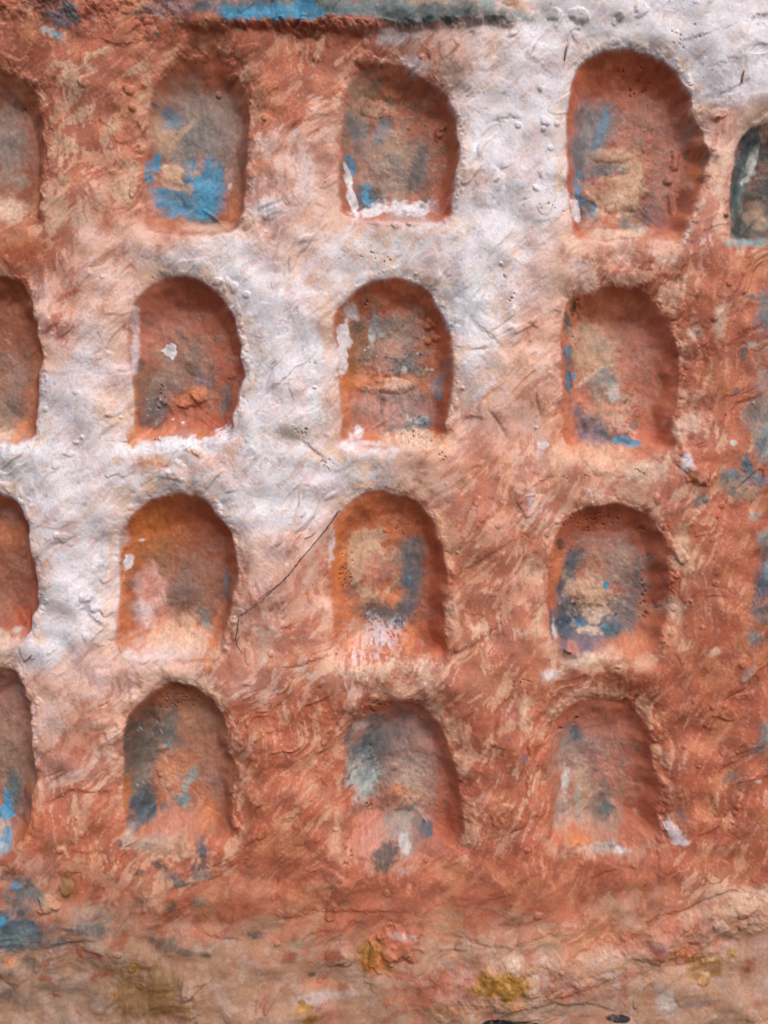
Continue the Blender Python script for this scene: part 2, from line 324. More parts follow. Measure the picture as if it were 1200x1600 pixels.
# ------------------------------------------------------------------ pigment of the wall
def field(anchors):
    """Smooth map through scattered values, made on a coarse grid."""
    gx = np.arange(-330, 1540, 20.0); gy = np.arange(-330, 1940, 20.0)
    A, B = np.meshgrid(gx, gy)
    a = np.array(anchors, float)
    num = np.zeros(A.shape + (a.shape[1] - 2,)); den = np.zeros(A.shape)
    for row in a:
        wt = 1 / ((A - row[0]) ** 2 + (B - row[1]) ** 2 + 30 ** 2) ** 1.7
        den += wt; num += wt[..., None] * row[2:]
    g = num / den[..., None]
    u = np.clip((PX + 1.2 * WX + 330) / 20, 0, len(gx) - 1.01); v = np.clip((PY + 1.2 * WY + 330) / 20, 0, len(gy) - 1.01)
    i = u.astype(int); j = v.astype(int); fu = (u - i)[..., None]; fv = (v - j)[..., None]
    return ((g[j, i] * (1 - fu) + g[j, i + 1] * fu) * (1 - fv) + (g[j + 1, i] * (1 - fu) + g[j + 1, i + 1] * fu) * fv).astype(np.float32)
# x, y, share of rust wash, share of white wash, peach rather than clay under them
ANCH = [(20,30,.9,.0,0),(150,60,.92,0,0),(300,60,.9,0,.2),(110,120,.66,0,.1),(170,130,.85,0,0),(110,220,.62,0,.2),(180,250,.72,0,.2),(100,320,.5,.1,.3),(180,330,.5,.1,.4),(140,370,.35,.3,.5),(30,385,.95,0,.2),
 (90,400,.7,.1,.3),(220,320,.6,0,.5),(420,80,.8,0,.4),(480,110,.82,0,.5),(440,180,.7,.1,.6),(400,250,.5,.4,.4),(500,200,.45,.35,.4),(480,270,.2,.55,.4),(420,330,.2,.65,.3),(500,320,.12,.6,.5),(480,380,.1,.6,.5),(520,140,.7,.1,.5),
 (560,60,.75,.1,.4),(640,70,.5,.45,.5),(700,90,.3,.5,.5),(750,60,.08,.7,.3),(740,130,.05,.75,.2),(780,220,.0,.97,0),(800,320,0,.97,0),(740,300,.08,.75,.4),(840,150,0,.85,.1),(850,280,.03,.8,.2),(740,400,0,.95,.1),
 (860,400,.05,.75,.4),(830,440,.05,.8,.3),(840,60,.02,.85,.1),(950,30,0,.95,0),(1100,40,0,.96,0),(1180,30,0,.95,0),(1150,140,0,.95,0),(1120,120,0,.92,0),(1125,230,.3,.6,.3),(1120,290,.4,.5,.3),(1110,350,.5,.4,.4),(1150,190,.2,.7,.2),
 (960,395,.15,.6,.8),(1030,395,.35,.45,.6),(970,425,.75,.1,.6),(1010,430,.8,.05,.5),(1090,390,.8,.05,.3),(1130,430,.9,0,.3),(1180,400,.95,0,0),(900,430,.3,.4,.7),(870,500,.25,.35,1),
 (130,420,.3,.5,.4),(80,480,.35,.5,.2),(140,500,.08,.82,.1),(140,580,.04,.85,.1),(90,620,.04,.8,.2),(170,450,.2,.55,.5),(180,620,.1,.6,.8),(100,700,.05,.8,.1),(160,680,.08,.75,.1),(280,395,.0,.85,.4),(210,400,.08,.75,.3),(370,400,.03,.85,.2),
 (400,440,.05,.75,.6),(440,480,.02,.88,.1),(470,560,.02,.92,0),(420,600,.02,.8,.5),(500,480,.1,.6,.7),(500,600,.1,.7,.5),(480,660,.08,.6,.1),(400,680,.02,.8,.3),(440,720,.03,.75,.1),(500,750,.03,.75,.3),(520,650,.15,.5,.7),
 (620,385,.05,.5,1),(620,415,.02,.75,.5),(560,400,.05,.6,.8),(700,430,.1,.6,.5),(730,480,0,.95,.1),(760,540,.05,.75,.5),(740,600,.05,.7,.7),(790,600,.2,.35,1),(840,600,.25,.25,1),(820,680,.5,.1,1),(750,680,.4,.15,1),(780,500,.08,.6,.9),(850,470,.12,.5,.9),
 (0,740,.03,.85,0),(80,760,.05,.8,.2),(150,740,.05,.75,.2),(30,720,.0,.95,0),(100,820,.08,.75,.2),(150,800,.1,.7,.3),(130,870,.02,.9,0),(100,940,0,.95,0),(140,980,.03,.9,0),(70,1020,.0,.9,.3),(160,910,.1,.7,.2),(100,1070,.15,.75,.1),(60,880,.1,.6,.5),
 (280,730,.02,.6,.9),(330,730,.05,.6,.8),(210,740,.08,.65,.4),(380,780,.02,.85,.1),(430,800,.02,.88,0),(480,800,.05,.75,.2),(400,870,.1,.7,.2),(470,870,.2,.5,.3),(430,940,.5,.25,.3),(490,940,.6,.15,.4),(400,1010,.45,.3,.3),(460,1000,.55,.2,.4),(500,1040,.6,.15,.5),
 (610,730,.03,.65,.9),(560,730,.05,.6,.8),(660,740,.15,.5,.8),(720,740,.6,.1,.6),(780,770,.6,.1,.5),(720,820,.65,.05,.3),(760,900,.6,.05,.3),(820,830,.6,.1,.4),(840,900,.6,.1,.5),(740,980,.66,.05,.3),(800,1000,.68,.05,.3),(830,1000,.55,.2,.5),
 (940,735,.45,.3,.9),(870,760,.6,.2,.6),(1000,750,.5,.25,.7),(900,720,.4,.3,.9),(1060,700,.6,.2,.4),(1090,600,.65,.1,.5),(1090,500,.75,.05,.5),(1150,500,.92,0,0),(1130,600,.92,0,0),(1170,700,.8,0,0),(1100,740,.75,.05,.2),(1070,800,.65,.1,.3),(1080,880,.62,.1,.3),(1070,960,.8,0,.2),(1150,850,.93,0,0),(1150,1000,.92,0,0),(1100,1080,.92,0,0),(1180,1080,.85,0,.2),
 (250,1040,.1,.55,.8),(200,1050,.25,.5,.4),(310,1050,.35,.4,.6),(360,1060,.35,.45,.3),(400,1060,.65,.2,.3),(150,1110,.45,.3,.2),(80,1130,.3,.5,.1),(80,1200,.35,.45,.2),(150,1200,.5,.25,.2),(120,1170,.45,.3,.2),(110,1230,.65,.15,.3),(150,1270,.8,.02,.3),(70,1300,.8,.02,.5),(100,1330,.75,.05,.2),
 (400,1140,.75,.05,.3),(450,1100,.7,.05,.2),(500,1120,.68,.05,.2),(430,1220,.72,.03,.3),(500,1240,.75,.03,.2),(400,1300,.85,0,.2),(470,1320,.9,0,0),(600,1050,.45,.4,.6),(560,1060,.55,.35,.6),(660,1050,.55,.3,.6),(700,1080,.6,.1,.3),
 (620,1075,.75,.1,.3),(760,1080,.62,.08,.3),(750,1160,.68,.05,.3),(800,1160,.7,.05,.2),(820,1120,.65,.05,.3),(780,1250,.78,.03,.2),(840,1240,.7,.1,.3),(820,1320,.8,.03,.2),(900,1050,.55,.25,.7),(870,1080,.65,.1,.4),(960,1060,.85,0,.3),(1030,1050,.9,0,0),(1060,1150,.6,.02,.1),(1120,1180,.92,0,0),(1080,1250,.9,0,0),(1180,1200,.9,0,.1),
 (1150,1270,.75,.02,.3),(1120,1340,.72,.03,.3),(1180,1340,.7,.05,.2),(1000,1370,.95,0,0),(900,1360,.95,0,0),(620,1380,.95,0,0),(700,1380,.95,0,0),(450,1380,.97,0,0),(800,1390,.92,0,0),(560,1350,.8,.05,.3),(200,1350,.55,.05,.2),(280,1340,.55,.1,.2),(330,1380,.7,0,.2),(60,1360,.5,0,0),
 (150,1420,.5,0,.0),(250,1430,.4,0,.1),(350,1430,.8,0,.1),(500,1440,.75,.05,.2),(60,1500,.2,0,0),(150,1530,.2,.02,0),(100,1580,.4,0,0),(300,1510,.15,.1,.2),(370,1550,.2,.05,.2),(450,1500,.3,.05,.2),(550,1450,.75,0,.2),(640,1440,.8,.05,.3),(660,1500,.5,.05,.3),(560,1550,.25,.05,.2),(450,1570,.35,.02,.2),(700,1560,.25,.1,.2),
 (740,1500,.2,.4,.2),(800,1460,.5,.1,.4),(900,1440,.6,.05,.4),(850,1510,.2,.35,.4),(950,1500,.2,.4,.4),(920,1560,.15,.2,.3),(1000,1440,.55,.05,.4),(1040,1490,.3,.2,.5),(1100,1440,.25,.15,.4),(1180,1420,.15,.3,.4),(1100,1490,.1,.2,.3),(1180,1500,.15,.2,.2),(1050,1560,.12,.25,.2),(1150,1570,.15,.1,.2),(820,1570,.05,.1,.1),(1200,1300,.7,.05,.3)]
F = field(ANCH)
rustF, whiteF, peachF = F[..., 0] * (1 - .72 * sstep(1425, 1490, PY + 1.5 * WY) * sstep(1300, 700, PX + .3 * PY)), F[..., 1] * (1 - .6 * low), F[..., 2]
C = np.empty(PX.shape + (3,), np.float32)
def mix(C, m, c):
    return C + m[..., None] * (c - C)
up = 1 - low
stroke = up * (0.55 * DIA + 0.55 * DIB) + low * 0.85 * HOR
rustF = rustF + .22 * sstep(.78, .9, rustF) * sstep(900, 1080, PX + .25 * (PY - 400)) + .1 * sstep(.8, .95, rustF)
uA = rank(0.75 * stroke + 0.68 * BLOT + 0.16 * FINE)
uB = rank(0.45 * fbm(PX, PY, 60, 5, 0.6, seed=61) + 0.65 * (up * fbm(PX + .4 * WX, PY, 13, 4, .55, seed=62, ang=-48, stretch=3.2) + low * HOR) + 0.4 * E2)
uC = rank(fbm(PX, PY, 80, 4, .55, seed=63))
C[:] = (lin((150, 114, 90)) / K).astype(np.float32)  # brown base; left darker in the foot band, partly shade put into the colour
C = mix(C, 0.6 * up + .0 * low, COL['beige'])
C = mix(C, .35 * sstep(560, 720, PX) * up, COL['peach'])
C = mix(C, np.clip(peachF * 1.1, 0, 1) * (0.55 + 0.45 * uC), COL['peach'])
C = mix(C, (0.5 - .3 * low) * sstep(.55, .85, rank(fbm(PX, PY, 30, 5, .6, seed=64))) * (1 - rustF), COL['lilac'])
C = mix(C, .65 * sstep(.2, .4, rustF) * sstep(.8, .55, rustF) * up, COL['peach'])
LIFT = np.zeros(PX.shape, np.float32)
# white wash
C = mix(C, .85 * sstep(.12, .55, whiteF) * up, COL['lilac'] + (COL['cream'] - COL['lilac']) * (.75 * sstep(.3, .9, .5 * uC + .8 * peachF))[..., None])
m = (0.45 - .3 * low) * sstep(-.25, .35, whiteF - uC)
C = mix(C, m, COL['lilac'])
sw = .17 + .2 * sstep(.8, .5, whiteF)
m = sstep(-sw, sw, whiteF * 1.04 - .06 - uB) * sstep(.02, .2, whiteF)
wt = COL['white'] * (1.0 - 0.07 * sstep(-.5, 1.6, fbm(PX, PY, 40, 4, .6, seed=65)))[..., None]
C = mix(C, 0.85 * m, wt); LIFT += 1.3 * m
m = 0.3 * sstep(.7, .9, rank(fbm(PX + WX, PY + WY, 24, 4, .6, seed=66, ang=-40, stretch=2.5))) * sstep(.2, .7, whiteF)
C = mix(C, m, COL['cream'])
m = 0.4 * sstep(.7, .95, rank(fbm(PX, PY, 50, 4, .6, seed=70))) * sstep(.6, .95, whiteF)
C = mix(C, .6 * m, COL['ash'])
# rust wash, thinned to peach where it meets the white
TH = sstep(.04, .16, rustF) * sstep(.72, .4, rustF) * sstep(.03, .2, whiteF) * up
C = mix(C, .7 * TH, COL['peach'] + (COL['pink'] - COL['peach']) * (.7 * sstep(.35, .7, uC))[..., None])
TONE = sstep(1150, 1500, .55 * PX + .75 * PY + 2 * WX)[..., None]
MID = (sstep(260, 60, np.abs(PX - 760)) * sstep(330, 120, np.abs(PY - 880)))[..., None]
rc = COL['rust'] * (1 - .08 * TONE * np.array([.6, 1.2, 1.1], np.float32))
rc = rc + .22 * MID * (COL['rose'] * 1.05 - rc)
rc = rc + (COL['drust'] - COL['rust']) * (0.75 * sstep(.3, .85, rank(fbm(PX, PY, 45, 5, .6, seed=67)) + .35 * sstep(500, 100, PX + .4 * PY)))[..., None]
rc = rc + (COL['orange'] - rc) * (0.55 * sstep(.55, .9, rank(0.7 * BLOT + .7 * fbm(PX, PY, 70, 3, seed=68))))[..., None]
C = mix(C, 0.55 * sstep(-.3, .45, rustF - uC * .8), rc * 1.08)
sw = .085 + .2 * TH
m = (1 - .35 * TH) * (1 - .4 * low) * sstep(-sw, sw, rustF * 1.04 - .02 - uA) * sstep(.02, .2, rustF)
C = mix(C, 0.8 * m, rc); LIFT += 0.8 * m
m = 0.22 * sstep(.6, .9, rank(DIA * .7 + FINE * .6)) * sstep(.3, .8, rustF) * up
C = mix(C, m, COL['peach'])
# ground of every niche
names = list(INFO)
CRUST = dict(a0=.35, a1=.35, a2=.8, a3=.6, a4=.9, b0=.7, b1=.8, b2=.95, b3=.4, c0=.4, c1=.6, c2=.5, c3=1.0, d0=.7, d1=.6, d2=.85, d3=.7)
for key in names:
    n = INFO[key]; sl = n['sl']
    s = EDGE[sl]; here = (NID[sl] == n['i']) | (s > -1)
    X, Y = PX[sl], PY[sl]
    x0, x1, y0, y1 = n['box']
    foot = sstep(y1 - 34, y1 + 4, Y + 5 * E1[sl])
    m = sstep(4, -5, s + 1.6 * E1[sl] + .5 * E2[sl] + 5 * foot) * ((X > x0 - 40) & (X < x1 + 40) & (Y > y0 - 40) & (Y < y1 + 40))
    v = fbm(X, Y, 70, 4, .55, seed=80 + n['i'])
    base = n['base'] * .93 * (1 + 0.06 * v)[..., None]
    base = base + (COL['drust'] - base) * (0.6 * sstep(.5, .95, rank(fbm(X, Y, 40, 4, .6, seed=100 + n['i']))))[..., None]
    base = base + (COL['orange'] - base) * (0.28 * sstep(.6, .95, rank(fbm(X, Y, 28, 5, .65, seed=120 + n['i']) + .3 * VER[sl])))[..., None]
    C[sl] = mix(C[sl], m * (1 - 0.55 * foot), base); LIFT[sl] *= (1 - m)
    g = .45 * np.exp(-((s + 11) / 9) ** 2) * sstep(.25, .75, rank(.7 * E1[sl] + .6 * BLOT[sl])) * (1 - foot) * (NID[sl] == n['i'])
    if key != 'a4': C[sl] = mix(C[sl], g, .5 * (COL['rust'] + COL['ochre']))
    # dark and tan crust left on the lower floor
    cx, cy = n['c']; hw, hh = (x1 - x0) / 2, (y1 - y0) / 2
    qq = np.sqrt(((X - cx - n['sh'][0]) / (.72 * hw)) ** 2 + ((Y - cy - n['sh'][1] - .16 * hh) / (.66 * hh)) ** 2)
    reg = sstep(1.25, .6, qq + .3 * E1[sl]) * (NID[sl] == n['i'])
    a = rank(.8 * fbm(X, Y, 24, 5, .62, seed=140 + n['i']) + .35 * E2[sl]); b = rank(.8 * fbm(X, Y, 20, 5, .62, seed=170 + n['i']) + .35 * FINE[sl])
    kk = CRUST.get(key, .5)
    C[sl] = mix(C[sl], .6 * kk * reg * sstep(.5, .78, a), COL['taupe']); C[sl] = mix(C[sl], .75 * kk * reg * sstep(.66, .86, a), COL['dark'])
    C[sl] = mix(C[sl], .6 * kk * reg * sstep(.62, .84, b), COL['tan'])
    H[sl] += reg * kk * (.5 * sstep(.45, .8, a) + .45 * sstep(.6, .85, b) + .12 * E2[sl])
    ring = .5 * np.exp(-((s - 13) / 10) ** 2) * sstep(.3, .7, rank(.7 * BLOT[sl] + .6 * E1[sl])) * up[sl]
    C[sl] = mix(C[sl], ring, COL['peach'] + (COL['cream'] - COL['peach']) * whiteF[sl][..., None])
    # rust rubbed over the shoulder of the rim
    g = 0.35 * np.exp(-((s - 4) / 9) ** 2) * sstep(.35, .8, rank(E1[sl] + .5 * E2[sl])) * (1 - foot) * sstep(.9, .3, whiteF[sl])
    C[sl] = mix(C[sl], g, rc[sl])

# ------------------------------------------------------------------ single patches of paint
PID = np.zeros(PX.shape, np.int32)           # patches that are parts of their own
FIN = np.zeros(PX.shape + (2,), np.float32)  # gloss, metal
PATCH = []                                   # (owner, name, label)
count = 0
def patch(own, col, x, y, rx, ry, ang=0, op=.9, soft=.3, rough=.30, dry=0.0, th=0.6, part=None, label=None, poly=None, gloss=0, metal=0):
    global count
    count += 1
    if own == 'wall' and y > 1400: y -= (y - 800) * 16 * ((y - 1400) / 240) ** .7 / 1400
    if own in INFO and own != 'a4':
        x += INFO[own]['sh'][0]; y += INFO[own]['sh'][1]
    k = 1.9
    rm = max(rx, ry)
    sl = win(x - k * rm, x + k * rm, y - k * rm, y + k * rm)
    X, Y = PX[sl], PY[sl]
    if X.size == 0: return
    c, s = math.cos(R(ang)), math.sin(R(ang))
    u = ((X - x) * c + (Y - y) * s) / rx; v = (-(X - x) * s + (Y - y) * c) / ry
    q = np.sqrt(u * u + v * v)
    ofs = 13 * count
    hh, ww = X.shape
    def cutout(f, a, b):                       # a piece of a noise field taken from elsewhere in the fine grid
        j = FJ + (ofs * a) % (FNY - hh - 1); i = FI + (ofs * b) % (FNX - ww - 1)
        return f[j:j + hh, i:i + ww]
    big = cutout(E1, 31, 7); sml = cutout(E2, 11, 53)
    mine = rough * (0.8 * big + 0.22 * sml) * min(1.6, (25 / min(rx, ry)) ** .35)
    soft = (1.35 if part else 1.75) * soft
    m = sstep(-soft, soft, 1 - q - mine) * op
    brush = cutout(DIA if count % 3 else VER, 23, 17)
    m = m * (1 - 0.4 * sstep(.62, .95, rank(.8 * brush + .5 * sml)) * (1 - .7 * sstep(.0, .6, .6 - q)))
    if dry:
        st = rank(0.6 * DIA[sl] + .5 * sml + .5 * FINE[sl])
        m = m * sstep(dry - .18, dry + .18, st + .25 * (1 - q))
    if own in INFO:
        foot = sstep(INFO[own]['box'][3] - 40, INFO[own]['box'][3] - 12, Y)
        m = .92 * m * (foot * sstep(34, 12, EDGE[sl]) + (1 - foot) * sstep(2.5, -2, EDGE[sl]))
    var = 1 + 0.08 * big + 0.12 * brush + 0.03 * FINE[sl]
    C[sl] = mix(C[sl], m, COL[col] * np.clip(var, .6, 1.4)[..., None])
    H[sl] += th * .7 * m
    if gloss or metal:
        FIN[sl] = mix(FIN[sl], m, np.array([gloss, metal], np.float32))
    if part:
        PATCH.append((own, part, label))
        PID[sl] = np.where(m > .4 * op, len(PATCH), PID[sl])
    else:
        PID[sl] = np.where(m > .8, 0, PID[sl])
W = 'wall'
PT = 'paint_patch'

p = patch
# --- top row
p('a0','grey',0,205,34,62,0,.75,.5); p('a0','slate',2,215,18,40,0,.5,.6); p('a0','cream',8,325,36,24,0,.8,.35); p('a0','grey',14,272,20,9,0,.7,.4); p('a0','orange',52,320,10,34,0,.6,.4)
p('a1','orange',226,185,14,60,0,.6,.5); p('a1','grey',310,205,60,76,0,.85,.28,.18); p('a1','taupe',318,170,46,40,-20,.6,.5); p('a1','slate',302,226,50,70,0,.75,.5)
p('a1','beige',250,205,18,24,0,.85,.35); p('a1','rust',350,100,36,18,15,.7,.4); p('a1','rust',326,116,18,12,0,.7,.3); p('a1','blue',262,176,12,14,0,.6,.5); p('a1','dblue',240,163,7,4.5,0,.95,.2,.2)
p('a1','mauve',238,322,12,40,-8,.8,.35); p('a1','beige',272,200,34,3.5,-48,.6,.4); p('a1','beige',285,190,34,2.5,-48,.5,.4); p('a1','taupe',338,230,10,42,5,.7,.4)
p('a1','blue',288,308,50,30,8,.95,.2,.18,part=PT,label='bright blue paint patch at the foot of the niche'); p('a1','blue',318,278,30,42,-15,.95,.22,.18,part=PT,label='bright blue paint patch lower right')
p('a1','dblue',280,300,30,10,12,.4,.5); p('a1','dblue',310,338,22,10,8,.8,.3); p('a1','blue',312,326,10,7,-20,.95,.2); p('a1','slate',283,300,22,12,0,.6,.5)
p('a1','blue',240,250,8,27,20,.92,.22,.25,part=PT,label='narrow blue paint streak along the left side'); p('a1','beige',268,262,23,20,0,.92,.2,.4,part=PT,label='beige flaked patch'); p('a1','beige',278,280,18,8,10,.8,.3); p('a1','orange',306,244,7,12,0,.6,.5)
p('a1','mauve',356,258,8,26,0,.9,.2); p('a1','cream',355,282,5,5,0,.9,.2); p('a1','orange',364,326,20,32,0,.85,.35); p('a1','cream',320,356,45,10,0,.7,.5); p('a1','orange',250,350,40,10,0,.5,.5)
p('a2','drust',610,106,40,22,12,.6,.5); p('a2','grey',562,112,24,14,-30,.5,.5); p('a2','taupe',565,138,38,10,-14,.75,.4); p('a2','dark',590,122,12,6,-25,.5,.5); p('a2','beige',578,160,40,16,-8,.85,.35,.4,.4); p('a2','dark',612,148,13,7,8,.5,.5); p('a2','orange',610,136,16,6,8,.7,.4)
p('a2','taupe',548,190,20,60,0,.6,.5); p('a2','dark',575,160,8,6,0,.4,.5); p('a2','slate',556,196,20,22,0,.85,.35); p('a2','dblue',560,206,14,10,-20,.6,.5); p('a2','blue',597,194,12,20,10,.75,.3,part=PT,label='small grey blue paint patch'); p('a2','slate',600,190,10,14,0,.6,.5)
p('a2','tan',612,220,26,32,0,.75,.4); p('a2','grey',606,262,50,46,0,.85,.4); p('a2','mauve',566,240,16,28,0,.75,.4); p('a2','slate',656,256,17,42,0,.75,.45); p('a2','taupe',652,225,20,14,0,.5,.5); p('a2','dteal',618,246,12,8,0,.4,.6)
p('a2','dark',655,268,13,30,5,.6,.5,.5); p('a2','slate',560,225,16,18,0,.6,.5); p('a2','dark',600,178,16,6,-10,.5,.5); p('a2','blue',544,262,8,16,0,.95,.2,.2,part=PT,label='bright blue paint chip on the left side'); p('a2','dark',538,262,4,12,25,.6,.4); p('a2','dark',582,305,16,22,0,.7,.4); p('a2','dblue',572,305,18,20,0,.85,.3); p('a2','blue',570,303,10,15,-10,.9,.3,.5,part=PT,label='round blue paint patch')
p('a2','white',547,300,7,38,-10,.97,.15,.2,part=PT,label='white paint tongue on the left side'); p('a2','white',640,322,52,15,0,.92,.4,.4,part=PT,label='white paint along the foot'); p('a2','white',572,334,26,9,0,.95,.25); p('a2','teal',625,338,22,9,0,.4,.6); p('a2','dteal',662,318,7,8,0,.85,.35); p('a2','rust',692,328,14,26,10,.8,.4); p('a2','rust',712,270,7,50,3,.6,.4)
p('a3','rust',1000,120,70,34,10,.6,.5); p('a3','mauve',1000,182,52,36,0,.55,.6); p('a3','ochre',920,170,12,14,0,.6,.4); p('a3','pslate',930,190,34,42,18,.8,.4); p('a3','pslate',914,240,22,58,5,.85,.35); p('a3','slate',940,170,24,16,20,.5,.5); p('a3','blue',944,198,7,38,14,.7,.4); p('a3','dblue',906,235,8,46,0,.45,.5)
p('a3','slate',925,215,26,46,8,.6,.5); p('a3','dark',905,265,8,34,3,.4,.5); p('a3','dark',935,300,16,10,20,.5,.5); p('a3','blue',904,300,11,26,4,.9,.3,part=PT,label='bright blue paint patch on the left side'); p('a3','dblue',920,322,26,20,15,.9,.25,part=PT,label='dark blue paint patch at the lower left'); p('a3','blue',932,325,8,9,0,.9,.25); p('a3','tan',965,232,38,12,-6,.9,.3); p('a3','beige',990,248,22,22,0,.85,.35); p('a3','slate',952,258,28,13,0,.85,.3); p('a3','dark',982,262,9,6,0,.6,.4)
p('a3','beige',968,296,46,32,-10,.95,.18,.35,part=PT,label='beige flaked patch with ragged edges'); p('a3','rust',940,284,28,12,-10,.5,.5); p('a3','beige',985,318,18,26,30,.9,.25); p('a3','cream',962,312,34,10,-35,.6,.5,.4,.4); p('a3','slate',1030,305,16,38,10,.55,.5); p('a3','dark',1005,335,20,18,0,.8,.3); p('a3','slate',985,352,24,10,0,.85,.3); p('a3','dteal',995,362,10,7,0,.7,.4); p('a3','purple',1032,345,16,16,0,.5,.5)
p('a3','mauve',1052,260,20,50,0,.55,.55); p('a3','mauve',928,350,24,14,0,.85,.35); p('a3','cream',960,370,46,9,0,.8,.35); p('a3','white',898,330,9,17,0,.95,.2); p('a3','cream',1000,362,14,12,0,.7,.4); p('a3','orange',1095,235,10,50,10,.6,.5); p('a3','pink',1104,215,4,16,-20,.6,.4)
p('a4','dark',1178,225,14,70,12,.85,.4); p('a4','dteal',1182,240,12,30,20,.8,.3); p('a4','pale',1192,235,7,22,20,.9,.3); p('a4','pale',1186,255,16,4,-15,.9,.3); p('a4','teal',1165,300,13,50,5,.75,.4); p('a4','black',1168,345,12,22,8,.9,.3); p('a4','slate',1176,346,5,18,0,.6,.4); p('a4','beige',1202,322,16,24,0,.9,.3); p('a4','teal',1172,376,30,8,0,.9,.3); p('a4','brown',1196,278,14,14,0,.8,.4); p('a4','pale',1172,275,5,5,0,.9,.2); p('a4','dteal',1158,320,6,34,3,.7,.3)
p('a4','black',1240,280,40,80,0,.5,.6); p('a4','black',1164,250,9,60,14,.8,.4); p('a4','dark',1185,300,30,60,8,.55,.6); p('a4','pale',1180,268,14,3,-30,.8,.4); p('a4','pale',1192,248,4,18,25,.8,.4); p('a4','dark',1160,330,6,40,4,.6,.4)
# --- second row
p('b0','brown',10,590,40,110,0,.4,.6); p('b0','orange',52,600,12,60,6,.7,.45); p('b0','grey',12,590,30,36,0,.5,.6); p('b0','taupe',22,582,14,12,0,.5,.5); p('b0','taupe',8,650,28,34,0,.8,.45); p('b0','dark',12,632,16,14,0,.5,.5); p('b0','cream',2,683,28,14,0,.85,.35); p('b0','orange',32,674,9,26,10,.85,.3)
p('b1','mauve',255,520,40,60,0,.45,.6); p('b1','drust',300,460,50,24,8,.5,.6); p('b1','taupe',292,552,28,26,0,.75,.4); p('b1','dark',288,572,12,10,0,.65,.4); p('b1','brown',285,600,52,44,0,.75,.4); p('b1','dark',214,572,9,12,0,.75,.35); p('b1','taupe',245,592,32,16,0,.8,.4); p('b1','dark',232,640,24,32,0,.65,.4); p('b1','slate',236,638,18,28,0,.75,.4); p('b1','olive',226,600,14,20,0,.5,.5)
p('b1','dark',270,598,40,12,0,.45,.5,.5,.3); p('b1','dark',305,570,10,20,0,.4,.5); p('b1','pslate',312,592,12,14,0,.6,.5); p('b1','pslate',258,612,10,7,0,.5,.5); p('b1','orange',278,627,18,8,5,.9,.25,.2); p('b1','orange',303,613,15,11,-15,.95,.2,.2); p('b1','rust',300,652,40,22,20,.7,.4); p('b1','ochre',209,650,8,56,-4,.9,.3); p('b1','orange',238,680,40,12,-8,.9,.3); p('b1','orange',320,685,16,14,0,.85,.35); p('b1','slate',350,630,9,26,5,.8,.35); p('b1','white',356,684,16,20,0,.9,.3,.5,.3); p('b1','lilac',212,530,6,46,3,.9,.3)
p('b1','white',262,546,10,8,35,.97,.12,.6,part='paint_chip',label='small white paint chip',th=1.8); p('b1','white',266,656,2.6,2.2,0,.9,.3); p('b1','white',284,661,3.2,2.8,0,.9,.3)
for k in range(16): p('b1','pale',rr.uniform(222,252),rr.uniform(618,664),1.1,.9,0,.6,.5)
p('b2','rust',610,460,56,40,0,.5,.5); p('b2','taupe',592,520,56,50,0,.8,.35,.5,.3); p('b2','dark',555,500,14,26,0,.6,.4,.5,.35); p('b2','olive',562,545,24,34,0,.6,.5); p('b2','dark',572,548,10,20,0,.5,.4,.5,.4); p('b2','grey',640,525,26,44,0,.7,.45,.4,.3); p('b2','pale',581,516,5,22,12,.9,.25); p('b2','pale',594,516,7,6,0,.8,.3); p('b2','slate',598,505,20,14,0,.6,.4)
p('b2','dark',585,498,40,12,-6,.5,.5,.5,.4); p('b2','dark',640,545,22,22,0,.4,.5,.5,.4); p('b2','mauve',606,560,25,30,0,.9,.35); p('b2','dteal',636,576,18,14,0,.75,.4,.5); p('b2','pale',632,574,5,6,20,.8,.3); p('b2','olive',545,574,13,20,0,.7,.4); p('b2','orange',600,594,62,13,3,.9,.35); p('b2','cream',622,603,40,11,4,.85,.35,.4,.3); p('b2','orange',655,602,12,12,0,.8,.4); p('b2','brown',620,616,46,7,6,.6,.5)
p('b2','mauve',606,642,62,34,0,.9,.3,.25,part=PT,label='mauve paint patch on the lower floor'); p('b2','pslate',640,636,30,26,0,.6,.5,.5); p('b2','dark',594,618,10,5,15,.7,.3); p('b2','dark',598,630,3,12,8,.6,.3); p('b2','slate',654,664,30,8,-14,.85,.35,.6); p('b2','dblue',664,657,9,8,0,.9,.3); p('b2','pale',648,655,14,7,0,.6,.4,.5,.4); p('b2','pslate',686,598,9,28,20,.8,.35); p('b2','blue',688,620,4,5,0,.9,.3); p('b2','rust',690,655,8,24,0,.7,.4)
p('b2','orange',538,630,10,52,0,.85,.35); p('b2','ochre',538,596,8,12,0,.9,.3); p('b2','cream',650,690,60,15,4,.9,.3,part=PT,label='cream foot ledge with pinholes'); p('b2','orange',575,686,40,10,5,.7,.4); p('b2','white',558,676,12,9,-30,.9,.25); p('b2','white',535,540,9,42,3,.95,.16,.25,part=PT,label='white paint flake down the left side'); p('b2','white',546,486,10,10,0,.8,.35); p('b2','ochre',690,690,14,12,0,.5,.5)
for k in range(26): p('b2',['dblue','pale','dteal'][k%3],rr.uniform(560,680),rr.uniform(500,590),2,1.7,0,.8,.3)
